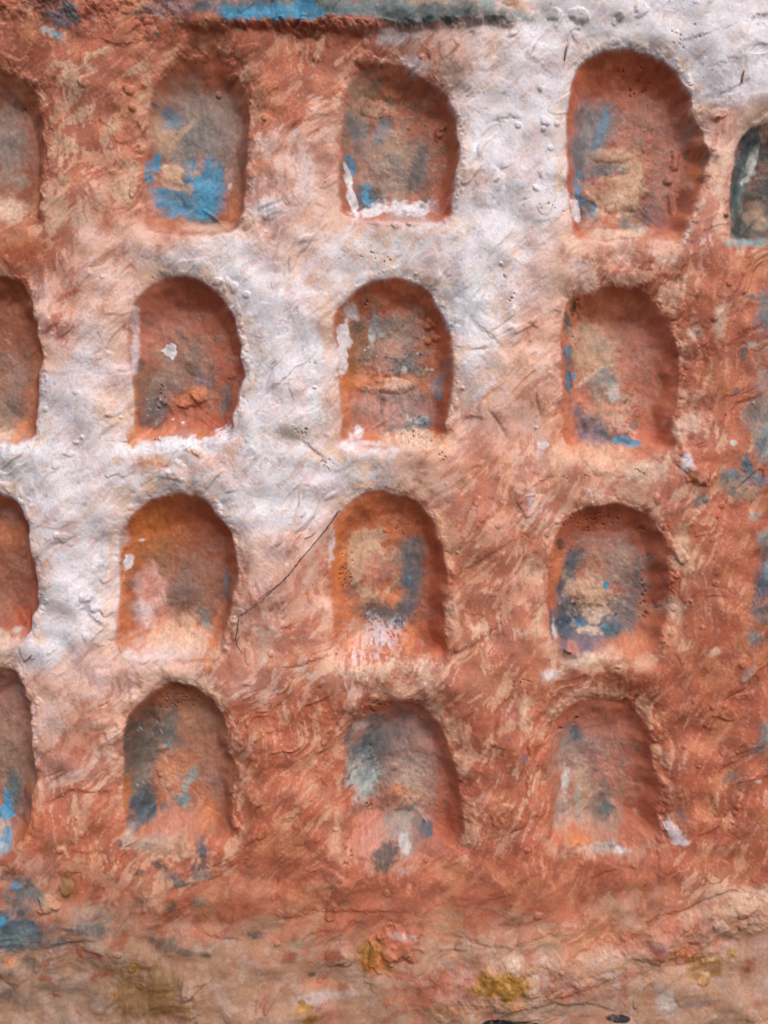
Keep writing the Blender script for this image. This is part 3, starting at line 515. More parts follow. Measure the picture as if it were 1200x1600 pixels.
p('b3','orange',912,478,28,26,0,.75,.4); p('b3','mauve',985,540,60,50,0,.35,.6); p('b3','dark',897,476,5,10,10,.9,.3); p('b3','dblue',888,502,9,14,8,.95,.25,part=PT,label='grey blue paint dab near the crown'); p('b3','beige',932,540,36,46,-30,.95,.25,.35,part=PT,label='beige bare patch'); p('b3','grey',945,530,26,18,0,.6,.5); p('b3','tan',920,522,16,18,0,.7,.4); p('b3','taupe',916,510,10,10,0,.6,.5)
p('b3','blue',887,543,6,10,0,.8,.35); p('b3','slate',893,565,6,22,0,.7,.35); p('b3','dblue',889,596,7,40,-7,.95,.22,.25,part=PT,label='long blue paint line down the left side'); p('b3','blue',888,590,3,24,-5,.6,.4); p('b3','blue',901,584,4,5,0,.9,.3); p('b3','cream',925,586,28,3,-36,.8,.3); p('b3','greyt',950,590,22,22,0,.85,.35,.45); p('b3','pale',964,612,12,10,0,.8,.35,.5); p('b3','teal',960,590,4,4,0,.8,.3); p('b3','tan',945,648,30,28,30,.85,.35,.45); p('b3','rose',905,622,16,18,0,.7,.4); p('b3','mauve',912,640,14,16,0,.6,.4)
p('b3','cream',985,640,18,34,0,.5,.5,.5,.4); p('b3','purple',928,668,38,22,34,.9,.3,.4,part=PT,label='purple grey paint smear at the foot'); p('b3','dblue',945,676,11,8,0,.8,.35); p('b3','dark',966,682,12,16,-20,.8,.35,.5); p('b3','blue',980,693,16,8,5,.92,.22,.3,part=PT,label='bright blue paint dab at the foot'); p('b3','dblue',972,690,10,7,0,.7,.3); p('b3','slate',1000,665,6,6,0,.85,.3); p('b3','pslate',940,692,24,8,12,.7,.4); p('b3','orange',893,665,9,34,-6,.8,.35); p('b3','peach',932,714,62,18,3,.85,.4); p('b3','rust',1054,560,9,90,2,.5,.5)
# --- third row
p('c0','orange',6,838,30,18,0,.8,.5); p('c0','mauve',6,800,20,14,0,.6,.5); p('c0','brown',14,930,34,60,0,.5,.6); p('c0','rust',32,978,20,24,0,.8,.4); p('c0','pale',32,985,7,4,0,.7,.4); p('c0','cream',6,1000,24,12,0,.9,.35)
p('c1','ochre',232,838,46,48,0,.9,.4); p('c1','drust',300,860,60,50,0,.5,.6); p('c1','olive',243,866,24,22,0,.7,.4,.2); p('c1','taupe',295,915,60,50,0,.6,.5,.4); p('c1','brown',310,930,40,40,0,.6,.5); p('c1','slate',352,912,6,22,0,.8,.3,.15); p('c1','dark',280,945,18,16,0,.5,.5); p('c1','slate',275,925,20,22,20,.4,.5,.5)
p('c1','slate',208,930,8,30,0,.55,.5); p('c1','pink',229,928,24,40,0,.95,.2,.2,part=PT,label='pink paint patch on the left of the floor'); p('c1','rose',227,926,10,28,0,.8,.4); p('c1','lilac',221,962,14,20,0,.85,.4); p('c1','rose',248,972,22,14,-20,.85,.35); p('c1','tan',290,974,34,13,0,.8,.4,.5); p('c1','slate',312,972,9,16,0,.85,.35); p('c1','teal',315,980,5,5,0,.85,.3); p('c1','dark',338,960,14,10,0,.4,.5)
p('c1','cream',292,1004,58,20,4,.92,.3); p('c1','peach',270,1000,60,24,0,.6,.4); p('c1','lilac',242,1026,44,16,0,.7,.4); p('c1','orange',334,1004,9,42,8,.9,.3); p('c1','orange',190,945,9,38,0,.75,.4); p('c1','white',196,884,7,15,25,.95,.18,.3,part=PT,label='white paint fleck on the left rim'); p('c1','lilac',188,830,8,22,10,.7,.4); p('c1','white',216,843,5,3,-10,.9,.25)
p('c2','ochre',530,870,16,56,0,.8,.4); p('c2','orange',600,810,60,40,0,.6,.5); p('c2','beige',568,868,32,34,-30,.95,.16,.32,part=PT,label='beige bare patch with torn edges'); p('c2','beige',585,845,14,24,30,.9,.2,.4); p('c2','beige',572,925,22,18,35,.92,.18,.45); p('c2','beige',612,868,24,14,0,.6,.4,.4,.4); p('c2','beige',602,930,22,5,-52,.9,.2,.3); p('c2','rose',584,896,21,26,0,.95,.2,.2,part=PT,label='rose paint spot inside the beige patch')
p('c2','slate',640,862,20,20,0,.75,.35); p('c2','taupe',622,885,18,24,0,.5,.5,.5); p('c2','slate',646,908,20,60,4,.9,.25,.25,part=PT,label='slate grey paint arc down the right side'); p('c2','dblue',644,905,12,40,0,.45,.5); p('c2','blue',640,906,3,8,0,.8,.3); p('c2','dark',554,930,14,16,0,.6,.45); p('c2','dark',580,954,44,14,12,.75,.4,.4); p('c2','slate',618,966,44,18,-6,.8,.4,.4); p('c2','dblue',624,976,8,6,0,.85,.35); p('c2','orange',614,936,18,11,-10,.9,.35); p('c2','orange',545,965,18,26,0,.75,.45)
p('c2','white',590,1000,42,26,0,.65,.5,.5,.4); p('c2','orange',604,1019,34,5,3,.8,.35); p('c2','white',560,1026,22,14,0,.5,.5,.5,.45); p('c2','peach',555,1000,20,20,0,.7,.4); p('c2','orange',640,1000,12,24,10,.8,.4); p('c2','mauve',553,992,5,10,0,.8,.35); p('c2','lilac',514,855,5,36,4,.9,.3); p('c2','rust',680,920,14,100,0,.4,.5)
p('c3','orange',872,885,10,44,4,.75,.4); p('c3','taupe',955,880,48,34,0,.85,.4,.35); p('c3','mauve',930,845,40,16,0,.5,.5); p('c3','dark',876,848,9,6,0,.85,.35); p('c3','grey',975,872,22,30,0,.6,.5); p('c3','orange',940,880,12,20,0,.5,.5)
p('c3','slate',998,935,18,50,6,.75,.4); p('c3','dblue',886,920,15,64,16,.92,.3,.2,part=PT,label='dark blue paint arc on the left side'); p('c3','dark',908,972,46,42,0,.85,.35,.25); p('c3','dblue',905,975,40,34,0,.75,.4,.3); p('c3','slate',965,958,38,32,0,.8,.4,.3); p('c3','beige',922,925,36,22,14,.9,.3,.45,part=PT,label='beige spot ringed by dark paint'); p('c3','beige',930,948,26,18,-20,.8,.35,.6); p('c3','purple',914,1006,42,20,-6,.92,.28,.3,part=PT,label='purple black paint at the foot')
p('c3','dblue',884,990,9,20,0,.7,.4); p('c3','blue',903,978,9,5,0,.6,.4,.5); p('c3','dblue',954,983,18,11,0,.95,.25); p('c3','blue',946,982,6,7,0,.6,.4); p('c3','blue',953,917,5,5,40,1,.15,.2,part='paint_chip',label='tiny pale blue paint chip'); p('c3','cream',918,986,16,5,8,.8,.35,.5); p('c3','cream',930,968,12,7,0,.7,.4,.6); p('c3','pale',862,985,5,14,0,.8,.35); p('c3','dblue',856,970,3,14,0,.8,.3)
p('c3','orange',966,1014,34,14,-24,.85,.35); p('c3','cream',920,1030,40,10,-8,.8,.4); p('c3','rose',888,1015,11,8,0,.9,.3); p('c3','orange',1020,980,14,40,-12,.55,.5); p('c3','rust',900,812,40,18,-12,.5,.5)
for k in range(40): p('c3',['dblue','beige','black'][k%3],rr.uniform(875,970),rr.uniform(935,1000),2.2,1.3,-35,.65,.5)
# --- bottom row
p('d0','mauve',10,1110,34,60,0,.6,.6); p('d0','taupe',6,1190,34,50,0,.7,.6); p('d0','cream',13,1124,3,8,-12,.7,.4); p('d0','dteal',12,1242,18,24,0,.8,.4); p('d0','blue',4,1274,13,24,-10,.98,.22,.3,part=PT,label='bright blue paint patch at the foot'); p('d0','beige',4,1302,13,14,0,.9,.3); p('d0','blue',14,1310,7,18,5,.85,.35,.5); p('d0','pale',4,1325,12,10,0,.8,.4); p('d0','brown',34,1210,8,80,0,.5,.5)
p('d1','orange',290,1170,60,60,0,.35,.6); p('d1','taupe',300,1140,46,36,0,.4,.6); p('d1','dark',222,1150,28,44,0,.9,.3,.3,part=PT,label='dark grey paint patch on the left half'); p('d1','dark',215,1205,22,40,0,.8,.35); p('d1','taupe',220,1190,26,50,0,.4,.6); p('d1','dteal',258,1140,16,34,10,.7,.4); p('d1','slate',262,1170,14,22,0,.7,.4); p('d1','beige',249,1172,8,4,-15,.9,.3); p('d1','blue',257,1172,4,9,0,.9,.3); p('d1','grey',216,1222,16,34,5,.6,.45,.4)
p('d1','dark',212,1190,20,70,2,.55,.5); p('d1','dblue',222,1266,18,30,8,.95,.22,.25,part=PT,label='dark slate blue paint patch at the foot'); p('d1','dark',226,1256,14,18,0,.6,.4); p('d1','orange',262,1218,24,40,0,.75,.4); p('d1','peach',262,1225,16,24,0,.5,.5); p('d1','teal',288,1235,10,22,24,.85,.35,.4); p('d1','dteal',278,1258,12,9,0,.85,.35); p('d1','dblue',252,1265,6,7,0,.85,.3); p('d1','mauve',325,1210,18,32,0,.6,.5); p('d1','slate',330,1240,14,12,0,.4,.5); p('d1','orange',318,1274,14,28,0,.85,.35); p('d1','rose',268,1292,36,18,-8,.9,.3)
p('d1','grey',204,1298,8,20,10,.85,.35); p('d1','dblue',190,1312,6,5,-30,.95,.2); p('d1','ochre',194,1262,5,44,6,.7,.4)
for k in range(14): p('d1','pale',rr.uniform(205,255),rr.uniform(1120,1260),1,3.2,-30,.5,.6)
p('d2','mauve',640,1190,48,72,0,.85,.35,.2); p('d2','slate',606,1150,52,34,-10,.75,.4); p('d2','slate',570,1180,34,56,0,.9,.3,.25,part=PT,label='slate blue paint patch on the upper floor'); p('d2','dblue',568,1178,16,18,0,.8,.4); p('d2','dark',590,1175,24,24,0,.5,.5); p('d2','pale',565,1135,9,7,0,.7,.4); p('d2','orange',560,1140,10,30,20,.4,.5); p('d2','slate',640,1205,40,30,0,.4,.6)
p('d2','pale',562,1220,24,34,0,.7,.4,.45,.25); p('d2','teal',580,1232,24,20,0,.8,.4,.35); p('d2','slate',572,1208,24,18,0,.7,.4,.5); p('d2','grey',645,1220,34,26,0,.8,.4,.35); p('d2','brown',604,1248,18,30,0,.85,.35,.4); p('d2','orange',624,1245,18,10,10,.9,.3); p('d2','brown',628,1268,22,13,5,.8,.35); p('d2','beige',650,1250,16,30,0,.6,.5,.4,.3); p('d2','brown',566,1272,22,10,0,.7,.4); p('d2','mauve',670,1250,10,40,0,.6,.5)
p('d2','rose',572,1306,38,32,0,.95,.22,.2,part=PT,label='rose paint patch at the lower left'); p('d2','mauve',600,1310,26,26,0,.6,.5); p('d2','greyt',632,1300,22,28,10,.75,.4,.45); p('d2','dblue',667,1301,11,11,20,.95,.2,.25,part=PT,label='small dark blue paint chip'); p('d2','slate',652,1292,8,8,0,.8,.35); p('d2','brown',658,1318,14,18,0,.6,.45); p('d2','dark',603,1338,22,18,-20,.92,.25,.3,part=PT,label='dark grey paint patch at the foot'); p('d2','pale',630,1330,8,22,8,.7,.4,.5); p('d2','rust',702,1240,16,100,-5,.4,.5)
p('d3','mauve',930,1200,56,76,0,.6,.5); p('d3','slate',900,1160,20,22,0,.8,.35,.35); p('d3','dblue',904,1152,11,14,0,.8,.35); p('d3','grey',886,1188,26,28,0,.8,.4,.35); p('d3','slate',920,1215,16,26,0,.7,.45); p('d3','pale',886,1234,9,20,0,.9,.3,.25,part=PT,label='pale paint streak on the left'); p('d3','grey',881,1275,17,38,0,.9,.28,.2,part=PT,label='stippled grey paint patch lower left'); p('d3','beige',912,1252,16,40,0,.8,.4); p('d3','teal',908,1262,5,24,0,.5,.5); p('d3','taupe',945,1272,28,34,0,.85,.35,.35); p('d3','dark',946,1276,14,16,0,.75,.4); p('d3','dteal',956,1270,7,10,0,.7,.4)
p('d3','slate',935,1170,24,16,0,.4,.6); p('d3','dark',938,1262,20,14,0,.5,.5); p('d3','ochre',908,1312,24,12,0,.75,.4); p('d3','greyt',942,1322,24,8,0,.85,.35); p('d3','pale',966,1328,10,7,0,.9,.3); p('d3','orange',890,1300,16,14,0,.5,.5); p('d3','cream',905,1330,40,7,0,.5,.5,.5)
# --- paint on the wall itself
def wp(*a, **k): p(W, *a, **k)
wp('slate',560,20,225,23,1,.95,.06,.1); wp('dteal',600,18,180,18,1,.5,.3,.3); wp('greyt',600,26,190,16,1,.5,.5,.5); wp('dteal',640,26,60,14,0,.6,.5,.6); wp('brown',560,3,46,8,0,.8,.35); wp('tan',680,8,40,11,0,.7,.4); wp('dark',700,28,60,9,0,.5,.5,.6); wp('dark',775,32,22,7,0,.7,.4); wp('taupe',745,12,26,9,0,.6,.5); wp('teal',762,10,16,8,0,.7,.4,.5); wp('dteal',530,28,40,9,0,.7,.4)
wp('blue',420,24,66,12,2,.95,.2,.25,part=PT,label='bright blue paint band along the top'); wp('blue',480,22,20,20,0,.95,.2,.25,part=PT,label='bright blue paint patch at the end of the top band'); wp('blue',375,28,34,8,0,.85,.3); wp('dblue',400,12,60,8,0,.6,.4); wp('brown',410,2,50,4,0,.8,.3); wp('drust',500,44,60,7,0,.85,.3); wp('rust',560,40,60,6,4,.7,.4); wp('olive',798,4,12,9,0,.6,.4)
wp('dark',80,12,26,12,0,.6,.4,.5); wp('dblue',110,26,20,14,-25,.8,.35,.45,part=PT,label='blue grey paint patch in the top left corner'); wp('blue',92,56,9,6,35,.95,.25); wp('pale',76,50,14,5,30,.7,.4); wp('slate',250,18,22,14,0,.6,.4,.5); wp('purple',290,14,26,14,0,.7,.4,.5); wp('dblue',320,16,14,6,0,.7,.35); wp('blue',325,3,7,4,0,.9,.3); wp('dteal',246,52,5,4,0,.8,.3); wp('dark',215,22,16,9,0,.5,.5,.5); wp('dark',120,50,5,4,0,.7,.3); wp('dblue',146,27,4,4,0,.8,.3)
wp('lilac',618,56,34,10,-4,.9,.3,.35); wp('lilac',650,95,16,10,25,.8,.35); wp('greyt',710,118,16,30,-25,.5,.6); wp('beige',770,80,14,18,0,.7,.4)
for a in [(100,100,12,10,0),(115,130,16,28,8),(108,160,18,9,-30),(112,184,22,8,-28),(106,232,18,14,-20),(108,276,24,5,-28),(88,322,22,14,-35),(88,346,26,8,-36),(118,345,12,12,-35),(136,100,5,10,0),(228,142,6,22,5),(160,84,14,5,-20),(190,290,18,24,0),(165,312,24,12,-40),(200,255,14,7,0),(180,200,16,5,-38),(210,110,16,5,-30)]:
    wp('beige' if a[0] % 3 else 'tan', *a, .8, .2, .5, .2)
wp('greyt',850,345,10,6,0,.5,.5); wp('greyt',1090,190,26,10,-40,.4,.6); wp('greyt',866,22,10,12,0,.5,.4); wp('greyt',968,24,10,8,0,.7,.4); wp('dark',967,25,4,4,0,.6,.4); wp('greyt',830,28,26,8,0,.5,.5); wp('dark',828,30,20,6,0,.5,.5); wp('teal',806,25,12,8,0,.6,.4); wp('ochre',812,6,26,9,0,.5,.5); wp('brown',884,80,3,18,8,.7,.3); wp('rust',1126,180,6,5,0,.9,.3); wp('ochre',1160,120,2,9,8,.7,.3); wp('greyt',845,137,6,7,0,.7,.3); wp('dark',1138,335,5,4,-30,.6,.3)
wp('orange',108,486,14,14,0,.75,.35,.5,.2); wp('rust',98,520,20,20,-30,.7,.35,.5,.35); wp('rust',105,460,18,3,-28,.7,.3); wp('orange',232,722,24,12,0,.75,.4); wp('orange',320,725,40,10,-14,.55,.5); wp('white',272,694,50,11,-6,.97,.2,.3,part=PT,label='white paint lip under the nodule niche'); wp('white',215,702,26,9,0,.8,.35); wp('white',20,702,40,9,-6,.9,.3); wp('greyt',12,740,9,7,0,.5,.5)
wp('orange',25,378,42,14,0,.7,.4); wp('rust',30,395,40,14,-10,.7,.4); wp('orange',400,258,18,16,0,.7,.4,.5); wp('orange',412,150,20,40,-20,.55,.5,.5,.3); wp('lilac',480,285,12,34,0,.7,.4); wp('white',420,325,26,12,0,.7,.4); wp('white',738,470,26,42,15,.85,.35); wp('white',490,625,12,34,0,.9,.3); wp('white',488,545,10,34,0,.8,.35); wp('white',740,565,28,7,-35,.85,.3); wp('white',755,610,20,5,-40,.7,.35); wp('white',475,500,12,20,0,.7,.4); wp('white',570,690,30,4,6,.5,.4); wp('white',548,698,14,8,10,.9,.3)
wp('greyt',480,660,40,20,-10,.45,.5,.5,.35); wp('greyt',505,715,14,10,-20,.4,.5,.5,.35); wp('taupe',470,675,30,12,-10,.5,.5,.5,.3); wp('ash',590,418,46,9,3,.5,.5); wp('greyt',150,905,10,30,15,.35,.5); wp('lilac',130,650,14,60,0,.6,.5); wp('lilac',130,700,16,26,0,.5,.5); wp('greyt',66,920,5,40,0,.4,.5)
wp('slate',1196,480,13,22,0,.85,.3,.3,part=PT,label='grey blue paint patch at the right edge'); wp('dteal',1172,464,10,4,15,.8,.3); wp('greyt',1192,590,12,40,0,.5,.5,.5); wp('greyt',1194,675,16,34,0,.7,.4,.5); wp('teal',1198,685,8,20,0,.6,.4,.5); wp('dblue',1166,728,9,16,-18,.95,.25,.35); wp('dblue',1176,742,14,8,15,.9,.3,.4,part=PT,label='dark blue paint splash beside the right edge'); wp('slate',1142,745,14,11,0,.85,.35,.45); wp('blue',1140,742,5,7,0,.5,.4); wp('beige',1150,762,22,12,15,.8,.4,.5); wp('purple',1187,752,8,10,0,.6,.4); wp('slate',1097,778,11,7,-15,.8,.35,.5); wp('white',1078,722,12,12,0,.8,.35,.4); wp('pale',1146,692,6,4,0,.8,.3); wp('pale',1176,538,6,5,0,.7,.3)
wp('dteal',1166,546,5,9,15,.7,.35); wp('slate',1149,613,5,8,15,.7,.35); wp('greyt',1192,838,11,10,0,.85,.35); wp('greyt',1175,806,10,6,-40,.8,.35); wp('dblue',1196,895,8,38,0,.9,.3,.35,part=PT,label='blue grey paint streak at the right edge'); wp('teal',1197,888,5,12,0,.7,.4); wp('dark',1188,953,12,5,-15,.75,.35); wp('slate',1190,965,14,8,-10,.6,.4,.5); wp('greyt',1174,992,7,9,20,.7,.4); wp('greyt',1168,1055,6,14,25,.5,.5); wp('teal',1196,1150,8,18,15,.6,.5); wp('slate',1142,1216,9,8,0,.7,.4); wp('pale',1186,1221,6,4,0,.8,.35); wp('lilac',1052,1296,9,16,-35,.95,.25,.3,part=PT,label='pale lilac paint spot beside the shallow niche'); wp('lilac',1065,1316,11,8,20,.9,.25); wp('purple',1068,1277,5,14,-25,.5,.4); wp('purple',819,1182,5,8,0,.7,.4); wp('cream',1090,510,8,14,0,.8,.4); wp('cream',1128,495,8,26,5,.7,.4); wp('cream',1085,660,20,12,-20,.7,.4,.5); wp('beige',1065,850,10,24,10,.8,.4,.4); wp('cream',1056,950,14,18,0,.6,.4,.5); wp('beige',840,975,5,30,10,.8,.3); wp('beige',830,895,12,18,20,.8,.3,.4); wp('beige',820,1110,9,26,10,.8,.35,.4); wp('cream',1115,1018,12,5,-30,.7,.4); wp('white',862,1055,12,7,0,.7,.4); wp('lilac',830,780,8,12,15,.8,.35); wp('white',852,698,7,8,0,.85,.35,.5); wp('lilac',842,708,6,14,10,.5,.4); wp('orange',830,1050,22,16,0,.4,.5)
wp('peach',870,735,16,26,0,.5,.5); wp('cream',1008,738,34,16,0,.7,.4); wp('cream',570,1046,44,14,0,.6,.4,.5,.4); wp('cream',640,1040,34,14,0,.5,.4,.5,.4)
for a in [('dblue',1190,500,14,20,0),('slate',1180,640,16,30,10),('dblue',1194,700,12,20,0),('slate',1170,745,22,16,20),('dblue',1186,920,14,34,8),('slate',1180,1000,12,16,20),('slate',1196,845,14,14,0),('slate',1192,1160,12,24,10),('slate',1150,770,20,9,10)]:
    wp(*a, .75, .5, .45, .35)
# foot of the wall
wp('tan',260,1325,40,16,0,.8,.35,.4); wp('grey',235,1318,22,8,0,.6,.4); wp('taupe',150,1440,60,30,-20,.4,.6); wp('olive',102,1388,13,16,0,.85,.3); wp('mauve',60,1360,30,16,0,.6,.5); wp('olive',90,1320,24,4,-12,.5,.5); wp('ochre',40,1300,12,26,20,.5,.5)
wp('dark',14,1378,26,12,20,.7,.4,.5); wp('dteal',45,1393,24,9,18,.8,.4,.5); wp('blue',24,1386,9,5,0,.7,.4); wp('slate',32,1412,24,20,0,.75,.4,.4); wp('dark',22,1416,7,10,20,.75,.35); wp('dark',33,1428,6,5,-30,.85,.3); wp('dark',4,1428,10,6,0,.8,.35); wp('beige',78,1411,14,14,0,.7,.35)
wp('dblue',28,1458,42,28,-10,.9,.35,.35,part=PT,label='slate blue paint patch in the lower left'); wp('blue',4,1440,8,5,0,.9,.3); wp('slate',60,1470,34,14,0,.6,.5,.5); wp('teal',20,1465,26,12,0,.35,.6); wp('orange',16,1506,10,7,0,.7,.4); wp('dark',30,1520,26,9,-22,.6,.4,.5); wp('dark',14,1558,18,10,-25,.75,.35); wp('taupe',100,1560,90,40,-10,.5,.6); wp('drust',70,1510,7,5,0,.8,.3); wp('drust',90,1562,8,3,15,.9,.3); wp('drust',74,1530,8,5,0,.8,.3)
for a in [('dark',155,1453,18,6,12),('dark',248,1476,20,8,5),('dark',290,1489,28,3.5,5),('dblue',267,1369,13,7,20),('dark',287,1382,14,4,-8),('dark',268,1416,9,5,-10),('dblue',312,1355,9,4,-5),('dblue',314,1325,8,10,0),('dark',397,1463,12,6,5),('brown',214,1420,17,17,0),('drust',145,1386,24,7,-15),('drust',148,1400,10,6,-40),('drust',145,1493,22,6,8),('drust',185,1472,14,8,-20),('purple',88,1450,6,4,0),('slate',130,1448,24,11,-20),('slate',312,1410,12,6,0),('dark',240,1352,18,5,20),('dark',225,1362,10,4,0),('drust',265,1436,9,6,0),('drust',165,1527,24,6,-12),('drust',448,1494,12,8,0),('drust',515,1496,14,6,0),('dark',486,1530,4,3,0),('drust',535,1546,12,5,15),('drust',655,1548,16,7,15),('purple',1028,1478,9,7,0),('drust',1022,1490,7,9,0),('drust',1165,1515,8,14,20),('drust',1176,1565,7,9,20),('purple',1085,1570,16,6,0),('drust',1085,1450,10,10,0),('dark',318,1340,4,10,0),('slate',313,1368,12,5,0)]:
    wp(a[0], *a[1:], .75, .5, .4)
wp('orange',500,1543,24,4,-5,.7,.4); wp('ash',510,1560,40,6,-8,.4,.6); wp('lilac',630,1465,24,4,8,.45,.5); wp('cream',775,1500,30,14,20,.5,.5,.5,.2); wp('pale',1036,1564,15,15,0,.5,.5,.35); wp('cream',1190,1395,20,8,-20,.5,.5); wp('cream',960,1492,40,8,-6,.4,.6); wp('cream',800,1500,12,12,0,.6,.5); wp('ochre',1065,1488,18,12,-15,.6,.5); wp('orange',930,1470,50,12,-15,.6,.5); wp('orange',850,1462,22,8,0,.5,.5); wp('beige',1130,1420,60,8,-12,.6,.5); wp('drust',915,1354,40,18,0,.7,.5); wp('drust',1000,1350,40,20,0,.5,.6); wp('drust',1140,1340,26,14,0,.5,.5); wp('taupe',880,1575,70,12,-5,.5,.6); wp('tan',1150,1585,60,14,0,.5,.6)
GL = 'gold_paint_patch'
wp('olive',235,1548,60,44,-12,.8,.45,.3,part=GL,label='large dull gold patch at the lower left',gloss=0.35,metal=0.17); wp('gold',215,1512,12,5,0,.7,.4,gloss=0.56,metal=0.35); wp('gold',774,1535,34,22,0,.97,.2,.3,part=GL,label='bright gold patch on the foot band',gloss=.5,metal=.15); wp('olive',240,1560,40,24,-14,.5,.5,gloss=.5,metal=.15); wp('gold',803,1534,18,10,0,.9,.3,gloss=0.49,metal=0.30); wp('gold',590,1490,26,18,10,.6,.4,gloss=0.42,metal=0.20); wp('gold',575,1490,10,22,0,.85,.3,part=GL,label='gold patch beside a rounded lump',gloss=0.49,metal=0.25); wp('rust',622,1487,24,13,0,.6,.5); wp('ochre',590,1510,20,14,0,.7,.4)
wp('gold',1096,1520,27,22,0,.7,.22,.5,part=GL,label='gold ring on the right of the foot band',gloss=.5,metal=.15); wp('tan',1102,1520,9,9,0,.9,.3); wp('gold',1138,1488,13,10,20,.9,.3,.5,gloss=0.49,metal=0.30); wp('gold',478,1578,9,9,0,.9,.3,.5,gloss=0.56,metal=0.35); wp('gold',490,1594,12,5,0,.8,.4,.5,gloss=0.56,metal=0.35); wp('gold',985,1548,14,4,-40,.7,.4,.5,gloss=0.49,metal=0.30); wp('gold',695,1578,22,5,-5,.5,.5,.5,gloss=0.49,metal=0.25); wp('gold',250,1582,40,4,-12,.6,.4,.5,.4,gloss=0.56,metal=0.35); wp('gold',185,1560,14,14,0,.5,.5,.6,.4,gloss=0.56,metal=0.35); wp('ochre',808,1568,14,9,0,.5,.5)
BM = 'black_mark'  # black marks, slightly raised, along the bottom edge
for a in [(782,1596,38,5.5,-3),(963,1593,19,6,2),(832,1599,6,3,0)]: wp('black', *a, 1, .1, .08, part=BM, label=['long black mark on the bottom edge','short black mark on the bottom edge','black dot on the bottom edge'][[782,963,832].index(a[0])], th=1.5, gloss=.25)

# fine grain of the plaster and the deep pits
C *= (1 + 0.03 * FINE + 0.025 * E2 + 0.04 * fbm(PX, PY, 3.1, 2, .6, seed=99, ang=33, stretch=1.01) + .03 * DIA)[..., None]
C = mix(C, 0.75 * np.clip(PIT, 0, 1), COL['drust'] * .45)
C = np.clip(C, 0.012, 0.88)
H += .6 * LIFT

# ------------------------------------------------------------------ objects from the relief
HX = np.gradient(H, xs, axis=1); HY = np.gradient(H, ys, axis=0)
N = np.stack([-HX, -np.ones_like(H), HY], -1); N /= np.linalg.norm(N, axis=-1, keepdims=True)
V = np.stack([(PX - 600) * S, -H * S, (800 - PY) * S], -1).astype(np.float32).reshape(-1, 3)
N = N.astype(np.float32).reshape(-1, 3)
CA = np.concatenate([C, np.ones(C.shape[:2] + (1,), np.float32)], -1).reshape(-1, 4).astype(np.float32)
FA = np.concatenate([FIN, (NID >= 0)[..., None].astype(np.float32), np.ones(FIN.shape[:2] + (1,), np.float32)], -1).reshape(-1, 4).astype(np.float32)

def plaster_material():
    m = bpy.data.materials.new('painted_plaster'); m.use_nodes = True
    t = m.node_tree; L = t.links.new
    b = t.nodes['Principled BSDF']
    a = t.nodes.new('ShaderNodeAttribute'); a.attribute_name = 'pigment'
    f = t.nodes.new('ShaderNodeAttribute'); f.attribute_name = 'finish'
    sp = t.nodes.new('ShaderNodeSeparateColor'); L(f.outputs['Color'], sp.inputs[0])
    co = t.nodes.new('ShaderNodeTexCoord')
    def noise(scale, det, rough=.6):
        n = t.nodes.new('ShaderNodeTexNoise'); L(co.outputs['Object'], n.inputs['Vector'])
        n.inputs['Scale'].default_value = scale; n.inputs['Detail'].default_value = det; n.inputs['Roughness'].default_value = rough
        return n
    n1 = noise(1900, 4, .7); n2 = noise(520, 4)
    mr = t.nodes.new('ShaderNodeMapRange'); L(n1.outputs[0], mr.inputs[0])
    mr.inputs[1].default_value = .25; mr.inputs[2].default_value = .75; mr.inputs[3].default_value = .85; mr.inputs[4].default_value = 1.13
    mx = t.nodes.new('ShaderNodeMix'); mx.data_type = 'RGBA'; mx.blend_type = 'MULTIPLY'; mx.inputs[0].default_value = 1
    L(a.outputs['Color'], mx.inputs[6]); L(mr.outputs[0], mx.inputs[7]); L(mx.outputs[2], b.inputs['Base Color'])
    ro = t.nodes.new('ShaderNodeMapRange'); L(n2.outputs[0], ro.inputs[0])
    ro.inputs[1].default_value = .3; ro.inputs[2].default_value = .7; ro.inputs[3].default_value = .46; ro.inputs[4].default_value = .72
    sb = t.nodes.new('ShaderNodeMath'); sb.operation = 'MULTIPLY_ADD'; sb.inputs[1].default_value = -.35
    L(sp.outputs[0], sb.inputs[0]); L(ro.outputs[0], sb.inputs[2]); L(sb.outputs[0], b.inputs['Roughness'])
    L(sp.outputs[1], b.inputs['Metallic'])
    b.inputs['Specular IOR Level'].default_value = .4
    ad = t.nodes.new('ShaderNodeMath'); ad.operation = 'MULTIPLY_ADD'; ad.inputs[1].default_value = 1.6
    L(n2.outputs[0], ad.inputs[0]); L(n1.outputs[0], ad.inputs[2])
    bu = t.nodes.new('ShaderNodeBump'); bu.inputs['Strength'].default_value = .33; bu.inputs['Distance'].default_value = .0002
    L(ad.outputs[0], bu.inputs['Height']); L(bu.outputs[0], b.inputs['Normal'])
    return m
PLASTER = plaster_material()

# one owner number per grid face: 0 wall, 1.. niches, then the patches
own = np.zeros(PX.shape, np.int32)
own[NID >= 0] = NID[NID >= 0] + 1
PID[(PX < -20) | (PX > 1220) | (PY < -20) | (PY > 1620)] = 0
base_n = 1 + len(names)
for k, (o, nm, lb) in enumerate(PATCH):
    msk = PID == k + 1
    msk &= (NID == INFO[o]['i']) if o in INFO else (NID < 0)
    if msk.sum() > 24: own[msk] = base_n + k
fo = own[:-1, :-1].ravel()
idx = np.arange(NX * NY, dtype=np.int32).reshape(NY, NX)
Q = np.stack([idx[:-1, :-1], idx[1:, :-1], idx[1:, 1:], idx[:-1, 1:]], -1).reshape(-1, 4)

